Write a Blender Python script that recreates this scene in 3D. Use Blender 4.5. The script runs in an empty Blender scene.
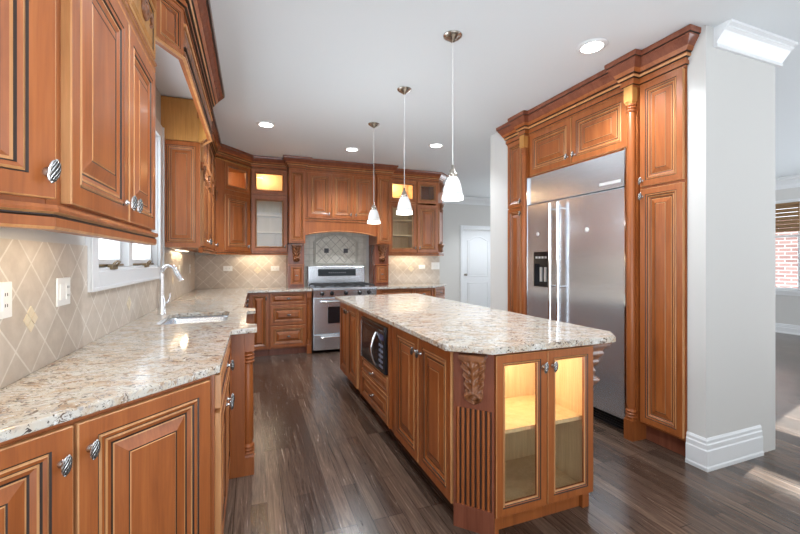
import bpy, math, random
from mathutils import Matrix, Vector
from mathutils.geometry import tessellate_polygon

random.seed(4)
PI = math.pi
SC = bpy.context.scene
COL = SC.collection

# ------------------------------------------------------------------ camera
CEIL = 2.82
cam_data = bpy.data.cameras.new('camera')
cam = bpy.data.objects.new('camera', cam_data)
COL.objects.link(cam)
cam.location = (0, 0, 1.33)
cam.rotation_euler = (PI / 2, 0, -math.radians(21.0))
cam_data.sensor_width = 36.0
cam_data.lens = 36.0 * 388.0 / 800.0
cam_data.shift_y = -7.0 / 800.0
cam_data.clip_start = 0.02
SC.camera = cam

# ------------------------------------------------------------------ world, sun, exposure
world = bpy.data.worlds.new('sky')
SC.world = world
world.use_nodes = True
wb = world.node_tree.nodes['Background']
_nt = world.node_tree
_tc = _nt.nodes.new('ShaderNodeTexCoord')
_sx = _nt.nodes.new('ShaderNodeSeparateXYZ')
_mr = _nt.nodes.new('ShaderNodeMapRange')
_mr.inputs[1].default_value = -0.25
_mr.inputs[2].default_value = 0.25
_mr.inputs[3].default_value = 3.5      # sunlit ground
_mr.inputs[4].default_value = 1.15     # sky
_nt.links.new(_tc.outputs['Generated'], _sx.inputs[0])
_nt.links.new(_sx.outputs[2], _mr.inputs[0])
_mx = _nt.nodes.new('ShaderNodeMapRange')      # sky boosted towards -x, added to push more light through the sink window
_mx.inputs[1].default_value = -0.95
_mx.inputs[2].default_value = -0.78
_mx.inputs[3].default_value = 4.0
_mx.inputs[4].default_value = 1.0
_mm = _nt.nodes.new('ShaderNodeMath')
_mm.operation = 'MULTIPLY'
_nt.links.new(_sx.outputs[0], _mx.inputs[0])
_nt.links.new(_mr.outputs[0], _mm.inputs[0])
_nt.links.new(_mx.outputs[0], _mm.inputs[1])
_nt.links.new(_mm.outputs[0], wb.inputs[1])
wb.inputs[0].default_value = (0.86, 0.93, 1.0, 1)
sun_data = bpy.data.lights.new('sun', 'SUN')
sun_data.energy = 9.0
sun_data.color = (1.0, 0.93, 0.82)
sun_data.angle = 0.006
sun = bpy.data.objects.new('sun', sun_data)
COL.objects.link(sun)
SUN_DIR = Vector((-0.95, -0.20, -0.32)).normalized()
sun.rotation_euler = SUN_DIR.to_track_quat('-Z', 'Y').to_euler()
SC.view_settings.view_transform = 'Standard'
SC.view_settings.look = 'None'
SC.view_settings.gamma = 1.0
SC.view_settings.use_curve_mapping = False
SC.view_settings.exposure = 0.96
LAMP_W = 58.0        # watts of one recessed ceiling lamp
WARM = (1.0, 0.72, 0.42)


# ------------------------------------------------------------------ materials
def mat(name):
    m = bpy.data.materials.new(name)
    m.use_nodes = True
    nt = m.node_tree
    return m, nt, nt.nodes['Principled BSDF']


def plain(name, col, rough=0.5, metal=0.0, emit=None, estr=0.0, spec=0.5):
    m, nt, b = mat(name)
    b.inputs['Base Color'].default_value = (*col, 1)
    b.inputs['Roughness'].default_value = rough
    b.inputs['Metallic'].default_value = metal
    b.inputs['Specular IOR Level'].default_value = spec
    if emit:
        b.inputs['Emission Color'].default_value = (*emit, 1)
        b.inputs['Emission Strength'].default_value = estr
    return m


def ramp(nt, stops):
    r = nt.nodes.new('ShaderNodeValToRGB')
    e = r.color_ramp.elements
    while len(e) < len(stops):
        e.new(0.5)
    for k, (p, c) in enumerate(stops):
        e[k].position = p
        e[k].color = (*c, 1)
    return r


def coords(nt, scale=(1, 1, 1), rot=(0, 0, 0), kind='Object'):
    t = nt.nodes.new('ShaderNodeTexCoord')
    mp = nt.nodes.new('ShaderNodeMapping')
    mp.inputs['Scale'].default_value = scale
    mp.inputs['Rotation'].default_value = rot
    nt.links.new(t.outputs[kind], mp.inputs['Vector'])
    return mp


def noise(nt, vec, scale, detail=4.0, rough=0.55, dist=0.0):
    n = nt.nodes.new('ShaderNodeTexNoise')
    n.inputs['Scale'].default_value = scale
    n.inputs['Detail'].default_value = detail
    n.inputs['Roughness'].default_value = rough
    n.inputs['Distortion'].default_value = dist
    nt.links.new(vec.outputs[0], n.inputs['Vector'])
    return n


def mixrgb(nt, fac, a, b, mode='MIX'):
    n = nt.nodes.new('ShaderNodeMix')
    n.data_type = 'RGBA'
    n.blend_type = mode
    for sock, v in ((n.inputs[0], fac), (n.inputs[6], a), (n.inputs[7], b)):
        if hasattr(v, 'links'):
            nt.links.new(v, sock)
        elif isinstance(v, (int, float)):
            sock.default_value = v
        else:
            sock.default_value = (*v, 1)
    return n.outputs[2]


def wood(name, dark, mid, light, rough=0.36, coat=0.14):
    m, nt, b = mat(name)
    mp = coords(nt, (9, 9, 0.9))
    n1 = noise(nt, mp, 2.2, 5, 0.6, 0.6)
    r1 = ramp(nt, [(0.28, dark), (0.52, mid), (0.78, light)])
    nt.links.new(n1.outputs[0], r1.inputs[0])
    mp2 = coords(nt, (70, 70, 2.5))
    n2 = noise(nt, mp2, 2.0, 3, 0.5)
    r2 = ramp(nt, [(0.3, (0.88, 0.87, 0.86)), (0.7, (1.05, 1.04, 1.03))])
    nt.links.new(n2.outputs[0], r2.inputs[0])
    nt.links.new(mixrgb(nt, 1.0, r1.outputs[0], r2.outputs[0], 'MULTIPLY'), b.inputs['Base Color'])
    b.inputs['Roughness'].default_value = rough
    b.inputs['Specular IOR Level'].default_value = 0.38
    b.inputs['Coat Weight'].default_value = coat
    b.inputs['Coat Roughness'].default_value = 0.18
    return m


M_WOOD = wood('cherry_wood', (0.235, 0.065, 0.016), (0.312, 0.090, 0.022), (0.38, 0.120, 0.032))
M_GLAZE = plain('dark_glaze', (0.022, 0.010, 0.006), 0.45)
M_RUB = wood('rubbed_wood', (0.42, 0.18, 0.065), (0.52, 0.25, 0.10), (0.62, 0.33, 0.15))
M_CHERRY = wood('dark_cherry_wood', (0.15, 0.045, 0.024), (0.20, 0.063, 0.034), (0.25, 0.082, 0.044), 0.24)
M_HONEY = wood('honey_wood', (0.40, 0.185, 0.045), (0.49, 0.235, 0.065), (0.56, 0.285, 0.09), 0.4, 0.1)
M_MAPLE = wood('maple_interior', (0.62, 0.43, 0.22), (0.70, 0.50, 0.27), (0.76, 0.56, 0.32), 0.45, 0.05)
M_CARVED = wood('carved_wood', (0.10, 0.034, 0.014), (0.22, 0.080, 0.030), (0.36, 0.15, 0.06), 0.28, 0.4)
WOODS = [M_WOOD, M_GLAZE, M_RUB, M_CHERRY, M_HONEY]

M_PAINT = plain('wall_paint', (0.56, 0.55, 0.53), 0.7, spec=0.2)
M_CEIL = plain('ceiling_paint', (0.68, 0.71, 0.73), 0.8, spec=0.1)
M_WHITE = plain('white_trim_paint', (0.68, 0.69, 0.70), 0.4)
M_PLATE = plain('white_plastic', (0.85, 0.85, 0.83), 0.35)
M_SLOT = plain('dark_slot', (0.03, 0.03, 0.03), 0.6)
M_TOE = plain('toe_kick_black', (0.02, 0.012, 0.01), 0.7)
M_CHROME = plain('polished_chrome', (0.82, 0.82, 0.83), 0.08, 1.0)
M_PEWTER = plain('pewter', (0.62, 0.61, 0.60), 0.25, 1.0)
M_GAP = plain('dark_rib_gap', (0.035, 0.033, 0.03), 0.45, 0.6)  # dark colour on the sunken faces between the knob ribs
M_NICKEL = plain('brushed_nickel', (0.42, 0.38, 0.33), 0.25, 1.0)
M_BRONZE = plain('bronze', (0.26, 0.19, 0.11), 0.4, 0.8)
M_BLACK = plain('black_gloss', (0.012, 0.012, 0.014), 0.1)
M_IRON = plain('cast_iron', (0.02, 0.02, 0.02), 0.55)
M_DISPLAY = plain('dark_display', (0.02, 0.025, 0.028), 0.12)
M_LENS = plain('lit_lens', (0.9, 0.9, 0.88), 0.5, emit=(1, 0.98, 0.95), estr=7.0)
M_PUCK = plain('lit_puck', (0.9, 0.85, 0.7), 0.5, emit=(1, 0.82, 0.55), estr=6.0)
M_SHADE = plain('white_opal_glass', (0.74, 0.74, 0.73), 0.2, emit=(1, 0.96, 0.9), estr=0.03)
M_GLOW = plain('lit_opal_rim', (0.95, 0.95, 0.92), 0.4, emit=(1, 0.97, 0.92), estr=2.2)


def steel_mat():
    m, nt, b = mat('stainless_steel')
    mp = coords(nt, (1, 1, 160))
    n = noise(nt, mp, 3.0, 3, 0.6)
    r = ramp(nt, [(0.3, (0.60, 0.63, 0.675)), (0.7, (0.72, 0.75, 0.79))])
    nt.links.new(n.outputs[0], r.inputs[0])
    nt.links.new(r.outputs[0], b.inputs['Base Color'])
    b.inputs['Metallic'].default_value = 0.86
    b.inputs['Roughness'].default_value = 0.22
    return m


M_STEEL = steel_mat()


def glass_mat(name, tint=(1, 1, 1), mix=0.10):
    m = bpy.data.materials.new(name)
    m.use_nodes = True
    nt = m.node_tree
    nt.nodes.clear()
    o = nt.nodes.new('ShaderNodeOutputMaterial')
    t = nt.nodes.new('ShaderNodeBsdfTransparent')
    t.inputs[0].default_value = (*tint, 1)
    g = nt.nodes.new('ShaderNodeBsdfGlossy')
    g.inputs['Roughness'].default_value = 0.03
    f = nt.nodes.new('ShaderNodeFresnel')
    f.inputs[0].default_value = 1.5
    a = nt.nodes.new('ShaderNodeMath')
    a.operation = 'ADD'
    a.inputs[1].default_value = mix
    x = nt.nodes.new('ShaderNodeMixShader')
    nt.links.new(f.outputs[0], a.inputs[0])
    ge = nt.nodes.new('ShaderNodeNewGeometry')
    iv = nt.nodes.new('ShaderNodeMath')
    iv.operation = 'SUBTRACT'
    iv.inputs[0].default_value = 1.0
    nt.links.new(ge.outputs['Backfacing'], iv.inputs[1])
    mu = nt.nodes.new('ShaderNodeMath')
    mu.operation = 'MULTIPLY'
    nt.links.new(a.outputs[0], mu.inputs[0])
    nt.links.new(iv.outputs[0], mu.inputs[1])
    nt.links.new(mu.outputs[0], x.inputs[0])
    nt.links.new(t.outputs[0], x.inputs[1])
    nt.links.new(g.outputs[0], x.inputs[2])
    nt.links.new(x.outputs[0], o.inputs[0])
    return m


M_GLASS = glass_mat('clear_glass', (0.96, 0.97, 0.96), 0.06)
M_WINGLASS = glass_mat('window_glass', (0.97, 0.98, 0.98), 0.0)


def granite_mat():
    m, nt, b = mat('cream_granite')
    mp = coords(nt, (1.0, 1.0, 1.0), (0, 0, 0.35))
    w = noise(nt, mp, 4.0, 4, 0.6)
    wv = nt.nodes.new('ShaderNodeVectorMath')
    wv.operation = 'MULTIPLY_ADD'
    wv.inputs[1].default_value = (0.16, 0.16, 0.16)
    nt.links.new(w.outputs[1], wv.inputs[0])
    nt.links.new(mp.outputs[0], wv.inputs[2])
    def sc(v):
        q = nt.nodes.new('ShaderNodeMapping')
        q.inputs['Scale'].default_value = v
        nt.links.new(wv.outputs[0], q.inputs['Vector'])
        return q
    st = sc((8, 14, 11))
    n1 = noise(nt, st, 1.0, 6, 0.65, 0.3)
    base = ramp(nt, [(0.34, (0.44, 0.32, 0.22)), (0.44, (0.52, 0.44, 0.35)), (0.52, (0.53, 0.49, 0.425)), (0.66, (0.57, 0.555, 0.52))])
    nt.links.new(n1.outputs[0], base.inputs[0])
    def layer(prev, vec, scale, detail, lo, hi, col, dist=0.4):
        n = noise(nt, vec, scale, detail, 0.65, dist)
        r = ramp(nt, [(lo, (0, 0, 0)), (hi, (1, 1, 1))])
        nt.links.new(n.outputs[0], r.inputs[0])
        return mixrgb(nt, r.outputs[0], prev, col)
    c = base.outputs[0]
    c = layer(c, st, 1.9, 6, 0.56, 0.62, (0.36, 0.25, 0.17))
    c = layer(c, st, 2.7, 6, 0.585, 0.63, (0.13, 0.085, 0.06), 0.9)
    sp = sc((42, 60, 50))
    c = layer(c, sp, 1.0, 4, 0.56, 0.62, (0.34, 0.31, 0.29))
    c = layer(c, sp, 1.7, 3, 0.60, 0.64, (0.07, 0.055, 0.05))
    c = layer(c, sp, 1.35, 3, 0.62, 0.66, (0.68, 0.675, 0.66))
    nt.links.new(c, b.inputs['Base Color'])
    b.inputs['Roughness'].default_value = 0.09
    b.inputs['Specular IOR Level'].default_value = 0.4
    return m


M_GRANITE = granite_mat()


def floor_mat():
    m, nt, b = mat('dark_oak_planks')
    t = nt.nodes.new('ShaderNodeTexCoord')
    mp = nt.nodes.new('ShaderNodeMapping')
    mp.inputs['Rotation'].default_value = (0, 0, PI / 2)
    nt.links.new(t.outputs['Object'], mp.inputs['Vector'])
    br = nt.nodes.new('ShaderNodeTexBrick')
    br.offset = 0.37
    br.offset_frequency = 3
    br.inputs['Scale'].default_value = 1.0
    br.inputs['Brick Width'].default_value = 0.95
    br.inputs['Row Height'].default_value = 0.083
    br.inputs['Mortar Size'].default_value = 0.0016
    br.inputs['Mortar Smooth'].default_value = 0.2
    br.inputs['Bias'].default_value = 0.0
    br.inputs['Color1'].default_value = (0.047, 0.029, 0.021, 1)
    br.inputs['Color2'].default_value = (0.128, 0.085, 0.062, 1)
    br.inputs['Mortar'].default_value = (0.02, 0.013, 0.010, 1)
    nt.links.new(mp.outputs[0], br.inputs['Vector'])
    g = coords(nt, (38, 1.6, 1))
    n = noise(nt, g, 1.0, 8, 0.75, 2.2)
    r = ramp(nt, [(0.34, (0.48, 0.46, 0.44)), (0.5, (0.97, 0.96, 0.95)), (0.66, (1.6, 1.58, 1.55))])
    nt.links.new(n.outputs[0], r.inputs[0])
    c = mixrgb(nt, 1.0, br.outputs[0], r.outputs[0], 'MULTIPLY')
    nt.links.new(c, b.inputs['Base Color'])
    rr = ramp(nt, [(0.3, (0.15, 0.15, 0.15)), (0.75, (0.32, 0.32, 0.32))])
    nt.links.new(n.outputs[0], rr.inputs[0])
    nt.links.new(rr.outputs[0], b.inputs['Roughness'])
    b.inputs['Specular IOR Level'].default_value = 0.6
    return m


M_FLOOR = floor_mat()


def tile_mat(name, size, rot, c1, c2, mortar, msize=0.004):
    """tiles in the local XZ plane of the object"""
    m, nt, b = mat(name)
    t = nt.nodes.new('ShaderNodeTexCoord')
    s = nt.nodes.new('ShaderNodeSeparateXYZ')
    nt.links.new(t.outputs['Object'], s.inputs[0])
    c = nt.nodes.new('ShaderNodeCombineXYZ')
    nt.links.new(s.outputs[0], c.inputs[0])
    nt.links.new(s.outputs[2], c.inputs[1])
    mp = nt.nodes.new('ShaderNodeMapping')
    mp.inputs['Rotation'].default_value = (0, 0, rot)
    nt.links.new(c.outputs[0], mp.inputs['Vector'])
    br = nt.nodes.new('ShaderNodeTexBrick')
    br.offset = 0.0
    br.inputs['Scale'].default_value = 1.0
    br.inputs['Brick Width'].default_value = size
    br.inputs['Row Height'].default_value = size
    br.inputs['Mortar Size'].default_value = msize
    br.inputs['Mortar Smooth'].default_value = 0.3
    br.inputs['Color1'].default_value = (*c1, 1)
    br.inputs['Color2'].default_value = (*c2, 1)
    br.inputs['Mortar'].default_value = (*mortar, 1)
    nt.links.new(mp.outputs[0], br.inputs['Vector'])
    n = noise(nt, mp, 16, 5, 0.6)
    r = ramp(nt, [(0.3, (0.86, 0.83, 0.80)), (0.7, (1.06, 1.05, 1.04))])
    nt.links.new(n.outputs[0], r.inputs[0])
    nt.links.new(mixrgb(nt, 1.0, br.outputs[0], r.outputs[0], 'MULTIPLY'), b.inputs['Base Color'])
    bm = nt.nodes.new('ShaderNodeBump')
    bm.inputs['Strength'].default_value = 0.35
    bm.inputs['Distance'].default_value = 0.002
    inv = nt.nodes.new('ShaderNodeMath')
    inv.operation = 'SUBTRACT'
    inv.inputs[0].default_value = 1.0
    nt.links.new(br.outputs[1], inv.inputs[1])
    nt.links.new(inv.outputs[0], bm.inputs['Height'])
    nt.links.new(bm.outputs[0], b.inputs['Normal'])
    b.inputs['Roughness'].default_value = 0.42
    return m


M_TILE = tile_mat('travertine_tile', 0.142, PI / 4, (0.51, 0.445, 0.375), (0.575, 0.51, 0.44), (0.69, 0.65, 0.59))
M_TILE_SQ = tile_mat('sage_square_tile', 0.10, 0, (0.60, 0.59, 0.53), (0.66, 0.645, 0.585), (0.44, 0.43, 0.38), 0.0035)
M_TILE_DI = tile_mat('sage_diamond_tile', 0.105, PI / 4, (0.60, 0.585, 0.52), (0.67, 0.65, 0.58), (0.34, 0.32, 0.28), 0.005)
M_TILE_TRIM = plain('sage_rope_tile', (0.50, 0.48, 0.41), 0.4)


def brick_mat():
    m, nt, b = mat('neighbour_brick')
    t = nt.nodes.new('ShaderNodeTexCoord')
    s = nt.nodes.new('ShaderNodeSeparateXYZ')
    nt.links.new(t.outputs['Object'], s.inputs[0])
    c = nt.nodes.new('ShaderNodeCombineXYZ')
    nt.links.new(s.outputs[1], c.inputs[0])
    nt.links.new(s.outputs[2], c.inputs[1])
    br = nt.nodes.new('ShaderNodeTexBrick')
    br.inputs['Scale'].default_value = 1.0
    br.inputs['Brick Width'].default_value = 0.24
    br.inputs['Row Height'].default_value = 0.09
    br.inputs['Mortar Size'].default_value = 0.012
    br.inputs['Color1'].default_value = (0.20, 0.10, 0.09, 1)
    br.inputs['Color2'].default_value = (0.28, 0.16, 0.14, 1)
    br.inputs['Mortar'].default_value = (0.40, 0.37, 0.35, 1)
    nt.links.new(c.outputs[0], br.inputs['Vector'])
    nt.links.new(br.outputs[0], b.inputs['Base Color'])
    return m


M_BRICK = brick_mat()


def bamboo_mat():
    m, nt, b = mat('woven_bamboo')
    mp = coords(nt, (1, 1, 90))
    n = noise(nt, mp, 1.5, 3, 0.6)
    r = ramp(nt, [(0.3, (0.10, 0.05, 0.02)), (0.7, (0.30, 0.17, 0.07))])
    nt.links.new(n.outputs[0], r.inputs[0])
    nt.links.new(r.outputs[0], b.inputs['Base Color'])
    return m


M_BAMBOO = bamboo_mat()


# ------------------------------------------------------------------ mesh building
class MB:
    def __init__(self):
        self.v, self.f, self.m, self.s = [], [], [], []
        self.M = Matrix.Identity(4)

    def add(self, vs, fs, mi=0, smooth=False):
        o = len(self.v)
        self.v += [tuple(self.M @ Vector(p)) for p in vs]
        for k, f in enumerate(fs):
            self.f.append([i + o for i in f])
            self.m.append(mi[k] if isinstance(mi, list) else mi)
            self.s.append(smooth)
        return self

    def box(self, x0, x1, y0, y1, z0, z1, mi=0):
        vs = [(x0, y0, z0), (x1, y0, z0), (x1, y1, z0), (x0, y1, z0), (x0, y0, z1), (x1, y0, z1), (x1, y1, z1), (x0, y1, z1)]
        fs = [(0, 3, 2, 1), (4, 5, 6, 7), (0, 1, 5, 4), (1, 2, 6, 5), (2, 3, 7, 6), (3, 0, 4, 7)]
        return self.add(vs, fs, mi)

    def prism(self, poly, z0, z1, mi=0):
        n = len(poly)
        vs = [(x, y, z0) for x, y in poly] + [(x, y, z1) for x, y in poly]
        fs = [tuple(range(n - 1, -1, -1)), tuple(range(n, 2 * n))]
        fs += [(k, (k + 1) % n, n + (k + 1) % n, n + k) for k in range(n)]
        return self.add(vs, fs, mi)

    def prism_xz(self, poly, y0, y1, mi=0):
        n = len(poly)
        vs = [(x, y0, z) for x, z in poly] + [(x, y1, z) for x, z in poly]
        fs = [tuple(range(n)), tuple(range(2 * n - 1, n - 1, -1))]
        fs += [(k, n + k, n + (k + 1) % n, (k + 1) % n) for k in range(n)]
        return self.add(vs, fs, mi)

    def lathe(self, prof, c=(0, 0, 0), seg=20, mi=0, axis='z', a0=0.0, a1=2 * PI, smooth=True, caps=True):
        full = abs(a1 - a0 - 2 * PI) < 1e-6
        n = seg if full else seg + 1
        vs, fs = [], []
        for r, z in prof:
            for k in range(n):
                a = a0 + (a1 - a0) * k / seg
                x, y = r * math.cos(a), r * math.sin(a)
                p = (x, y, z) if axis == 'z' else ((x, -z, y) if axis == 'y' else (z, x, y))
                vs.append((p[0] + c[0], p[1] + c[1], p[2] + c[2]))
        for i in range(len(prof) - 1):
            for k in range(seg):
                a, b = i * n + k, i * n + (k + 1) % n
                fs.append((a, b, b + n, a + n))
        self.add(vs, fs, mi, smooth)
        if full and caps:
            for i in (0, len(prof) - 1):
                if prof[i][0] > 1e-5:
                    r, z = prof[i]
                    ring = []
                    for k in range(n):
                        a = 2 * PI * k / seg
                        x, y = r * math.cos(a), r * math.sin(a)
                        p = (x, y, z) if axis == 'z' else ((x, -z, y) if axis == 'y' else (z, x, y))
                        ring.append((p[0] + c[0], p[1] + c[1], p[2] + c[2]))
                    self.add(ring, [tuple(range(n)) if i else tuple(range(n - 1, -1, -1))], mi)
        return self

    def sweep(self, prof, pts, pre=None, post=None, mis=0, caps=True):
        """profile [(out, z)] along a plan polyline; 'out' is to the right of travel"""
        P = [Vector(p) for p in pts]
        def nrm(a, b):
            d = (b - a).normalized()
            return Vector((d.y, -d.x))
        N = len(P)
        vs, fs, mm = [], [], []
        for i in range(N):
            a = P[i - 1] if i else (Vector(pre) if pre else None)
            c = P[i + 1] if i < N - 1 else (Vector(post) if post else None)
            n1 = nrm(a, P[i]) if a is not None else nrm(P[i], c)
            n2 = nrm(P[i], c) if c is not None else n1
            m = (n1 + n2) / max(0.2, 1 + n1.dot(n2))
            for o, z in prof:
                vs.append((P[i].x + m.x * o, P[i].y + m.y * o, z))
        K = len(prof)
        for i in range(N - 1):
            for k in range(K - 1):
                fs.append((i * K + k, i * K + k + 1, (i + 1) * K + k + 1, (i + 1) * K + k))
                mm.append(mis[k] if isinstance(mis, list) else mis)
        if caps:
            c0 = mis[0] if isinstance(mis, list) else mis
            fs += [tuple(range(K)), tuple((N - 1) * K + k for k in range(K - 1, -1, -1))]
            mm += [c0, c0]
        return self.add(vs, fs, mm)

    def tube(self, pts, r, seg=10, mi=0, caps=True, rs=None):
        P = [Vector(p) for p in pts]
        n = len(P)
        vs, fs = [], []
        up = Vector((0, 0, 1))
        last = None
        for i in range(n):
            t = (P[min(i + 1, n - 1)] - P[max(i - 1, 0)]).normalized()
            if last is None:
                u = t.cross(up)
                if u.length < 1e-3:
                    u = t.cross(Vector((1, 0, 0)))
                u.normalize()
            else:
                u = (last - t * last.dot(t)).normalized()
            last = u
            w = t.cross(u)
            rr = rs[i] if rs else r
            for k in range(seg):
                a = 2 * PI * k / seg
                vs.append(tuple(P[i] + (u * math.cos(a) + w * math.sin(a)) * rr))
        for i in range(n - 1):
            for k in range(seg):
                a, b = i * seg + k, i * seg + (k + 1) % seg
                fs.append((a, b, b + seg, a + seg))
        self.add(vs, fs, mi, True)
        if caps:
            self.add([vs[k] for k in range(seg)], [tuple(range(seg - 1, -1, -1))], mi)
            self.add(vs[-seg:], [tuple(range(seg))], mi)
        return self

    def rings(self, x0, x1, z0, z1, prof, hole=False):
        """nested rectangles in the XZ plane facing -Y; prof = [(inset, y, material)]"""
        vs, fs, mm = [], [], []
        for d, y, _ in prof:
            vs += [(x0 + d, y, z0 + d), (x1 - d, y, z0 + d), (x1 - d, y, z1 - d), (x0 + d, y, z1 - d)]
        for i in range(len(prof) - 1):
            for k in range(4):
                a, b = i * 4 + k, i * 4 + (k + 1) % 4
                fs.append((a, b, b + 4, a + 4))
                mm.append(prof[i + 1][2])
        if not hole:
            j = (len(prof) - 1) * 4
            fs.append((j, j + 1, j + 2, j + 3))
            mm.append(prof[-1][2])
            fs.append((3, 2, 1, 0))
            mm.append(0)
        else:
            j = (len(prof) - 1) * 4
            for k in range(4):
                a, b = k, (k + 1) % 4
                fs.append((b, a, j + a, j + b))
                mm.append(0)
        return self.add(vs, fs, mm)

    def build(self, name, mats, parent=None, bevel=0.0, loc=None):
        me = bpy.data.meshes.new(name)
        me.from_pydata(self.v, [], self.f)
        if not isinstance(mats, (list, tuple)):
            mats = [mats]
        for m in mats:
            me.materials.append(m)
        for p, mi, s in zip(me.polygons, self.m, self.s):
            p.material_index = min(mi, len(mats) - 1)
            p.use_smooth = s
        me.validate()
        me.update()
        o = bpy.data.objects.new(name, me)
        COL.objects.link(o)
        if parent:
            o.parent = parent
        if loc:
            o.location = loc
        if bevel:
            b = o.modifiers.new('bevel', 'BEVEL')
            b.width = bevel
            b.segments = 2
            b.limit_method = 'ANGLE'
            b.angle_limit = math.radians(40)
        return o


def tag(o, label, cat, group=None):
    o['label'] = label
    o['category'] = cat
    if group:
        o['group'] = group
    return o


def thing(name, label, cat, loc=(0, 0, 0), deg=0.0, group=None):
    o = bpy.data.objects.new(name, None)
    COL.objects.link(o)
    o.empty_display_size = 0.05
    o.location = loc
    o.rotation_euler = (0, 0, math.radians(deg))
    return tag(o, label, cat, group)


def struct(o):
    o['kind'] = 'structure'
    return o


def copy_part(src, parent, loc=None, rot=None):
    c = src.copy()
    COL.objects.link(c)
    c.parent = parent
    if loc is not None:
        c.location = loc
    if rot is not None:
        c.rotation_euler = rot
    return c


def copy_thing(src, loc, label):
    r = src.copy()
    COL.objects.link(r)
    r.location = loc
    r['label'] = label
    for ch in list(src.children):
        c = copy_part(ch, r)
        for g in list(ch.children):
            copy_part(g, c)
    return r


# ------------------------------------------------------------------ wood detail
def door_profile(s=1.0, t=0.022):
    p = [(0, 0, 0), (0, -t + 0.003, 2), (0.003, -t, 2), (0.050, -t, 0), (0.0545, -t + 0.004, 1), (0.060, -t - 0.001, 2),
         (0.069, -t + 0.002, 0), (0.0735, -t + 0.007, 1), (0.080, -t + 0.006, 2), (0.092, -t + 0.012, 0), (0.098, -t + 0.013, 1),
         (0.102, -t + 0.012, 2), (0.138, -t + 0.002, 0), (0.142, -t + 0.003, 1), (0.145, -t + 0.001, 2), (0.149, -t + 0.001, 0)]
    return [(d * s, y, m) for d, y, m in p]


def glass_profile(s=1.0, t=0.022):
    p = [(0, 0, 0), (0, -t + 0.003, 0), (0.003, -t, 2), (0.046, -t, 0), (0.0505, -t + 0.004, 1), (0.055, -t - 0.001, 2),
         (0.059, -t + 0.002, 0), (0.062, -t + 0.005, 1), (0.069, -t + 0.010, 2), (0.069, 0, 0)]
    return [(d * s, y, m) for d, y, m in p]


_knob = []


def knob_part(parent, x, z, y=-0.022, tilt=0.0, s=1.0):
    """ribbed birdcage cabinet knob, axis along local -Y"""
    if not _knob:
        mb = MB()
        mb.lathe([(0.0, -0.002), (0.011, -0.001), (0.012, 0.003), (0.006, 0.007), (0.005, 0.016), (0.007, 0.019)], seg=14, axis='y')
        N, K = 44, 9
        vs, fs, mm = [], [], []
        for i in range(K + 1):
            ph = PI * i / K
            for k in range(N):
                a = 2 * PI * k / N + 0.9 * math.cos(ph)
                rib = 1.0 if k % 4 < 2 else 0.84
                r = math.sin(ph) ** 0.8 * rib
                vs.append((0.0115 * r * math.cos(a), -0.025 + 0.0105 * r * math.sin(a), 0.026 * math.cos(ph)))
        for i in range(K):
            for k in range(N):
                a, b = i * N + k, i * N + (k + 1) % N
                fs.append((a, b, b + N, a + N))
                mm.append(0 if k % 4 < 2 else 1)
        mb.add(vs, fs, mm, False)
        mb.lathe([(0, 0.022), (0.004, 0.023), (0.0045, 0.026), (0, 0.029)], (0, -0.025, 0), seg=10)
        mb.lathe([(0, -0.029), (0.0045, -0.026), (0.004, -0.023), (0, -0.022)], (0, -0.025, 0), seg=10)
        o = mb.build('knob', [M_PEWTER, M_GAP], parent)
        _knob.append(o)
    else:
        o = copy_part(_knob[0], parent)
    o.location = (x, y, z)
    o.rotation_euler = (0, tilt, 0)
    o.scale = (s, s, s)
    return o


def door(parent, x0, x1, z0, z1, y=0.0, kind='door', knob=None, glass=False, pane=M_GLASS, tilt=0.18, name=None):
    w, h = x1 - x0, z1 - z0
    s = min(1.0, min(w, h) / 0.37)
    if kind == 'drawer':
        s = min(1.0, min(w, h) / 0.36)
    mb = MB()
    if glass:
        pr = glass_profile(max(s, 0.75))
        mb.rings(x0, x1, z0, z1, [(d, yy + y, m) for d, yy, m in pr], hole=True)
    else:
        mb.rings(x0, x1, z0, z1, [(d, yy + y, m) for d, yy, m in door_profile(s)])
    o = mb.build(name or kind, WOODS, parent)
    if glass:
        d = 0.066 * max(s, 0.75)
        MB().box(x0 + d, x1 - d, y - 0.008, y - 0.004, z0 + d, z1 - d).build('pane', pane, o)
    if knob:
        knob_part(o, knob[0], knob[1], y - 0.022, tilt)
    return o


def crown(parent, pts, pre=None, post=None, zb=2.60, proj=0.09, top=CEIL - 0.004, name='crown_moulding'):
    """stepped cornice in world plan coordinates, dark cherry cove on top"""
    H = top - zb
    pr = [(-0.02, 0), (0.006, 0), (0.006, 0.06), (0.016, 0.08), (0.016, 0.20), (0.010, 0.22), (0.010, 0.28), (0.024, 0.30), (0.030, 0.36),
          (0.026, 0.40), (0.036, 0.43), (0.048, 0.55), (0.064, 0.68), (0.078, 0.78), (0.078, 0.82), (0.087, 0.84), (0.090, 0.92), (0.090, 1.0), (-0.02, 1.0)]
    mi = [0, 0, 1, 0, 1, 0, 1, 2, 0, 1, 0, 3, 3, 3, 1, 3, 3, 3]
    k = proj / 0.09
    pr = [(o * k, zb + z * H) for o, z in pr]
    mb = MB()
    Mi = Matrix.Identity(4)
    if parent:
        Mi = (Matrix.Translation((parent.location.x, parent.location.y, 0)) @ parent.rotation_euler.to_matrix().to_4x4()).inverted()
    mb.M = Mi
    mb.sweep(pr, pts, pre, post, mi)
    return mb.build(name, WOODS, parent)


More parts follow.
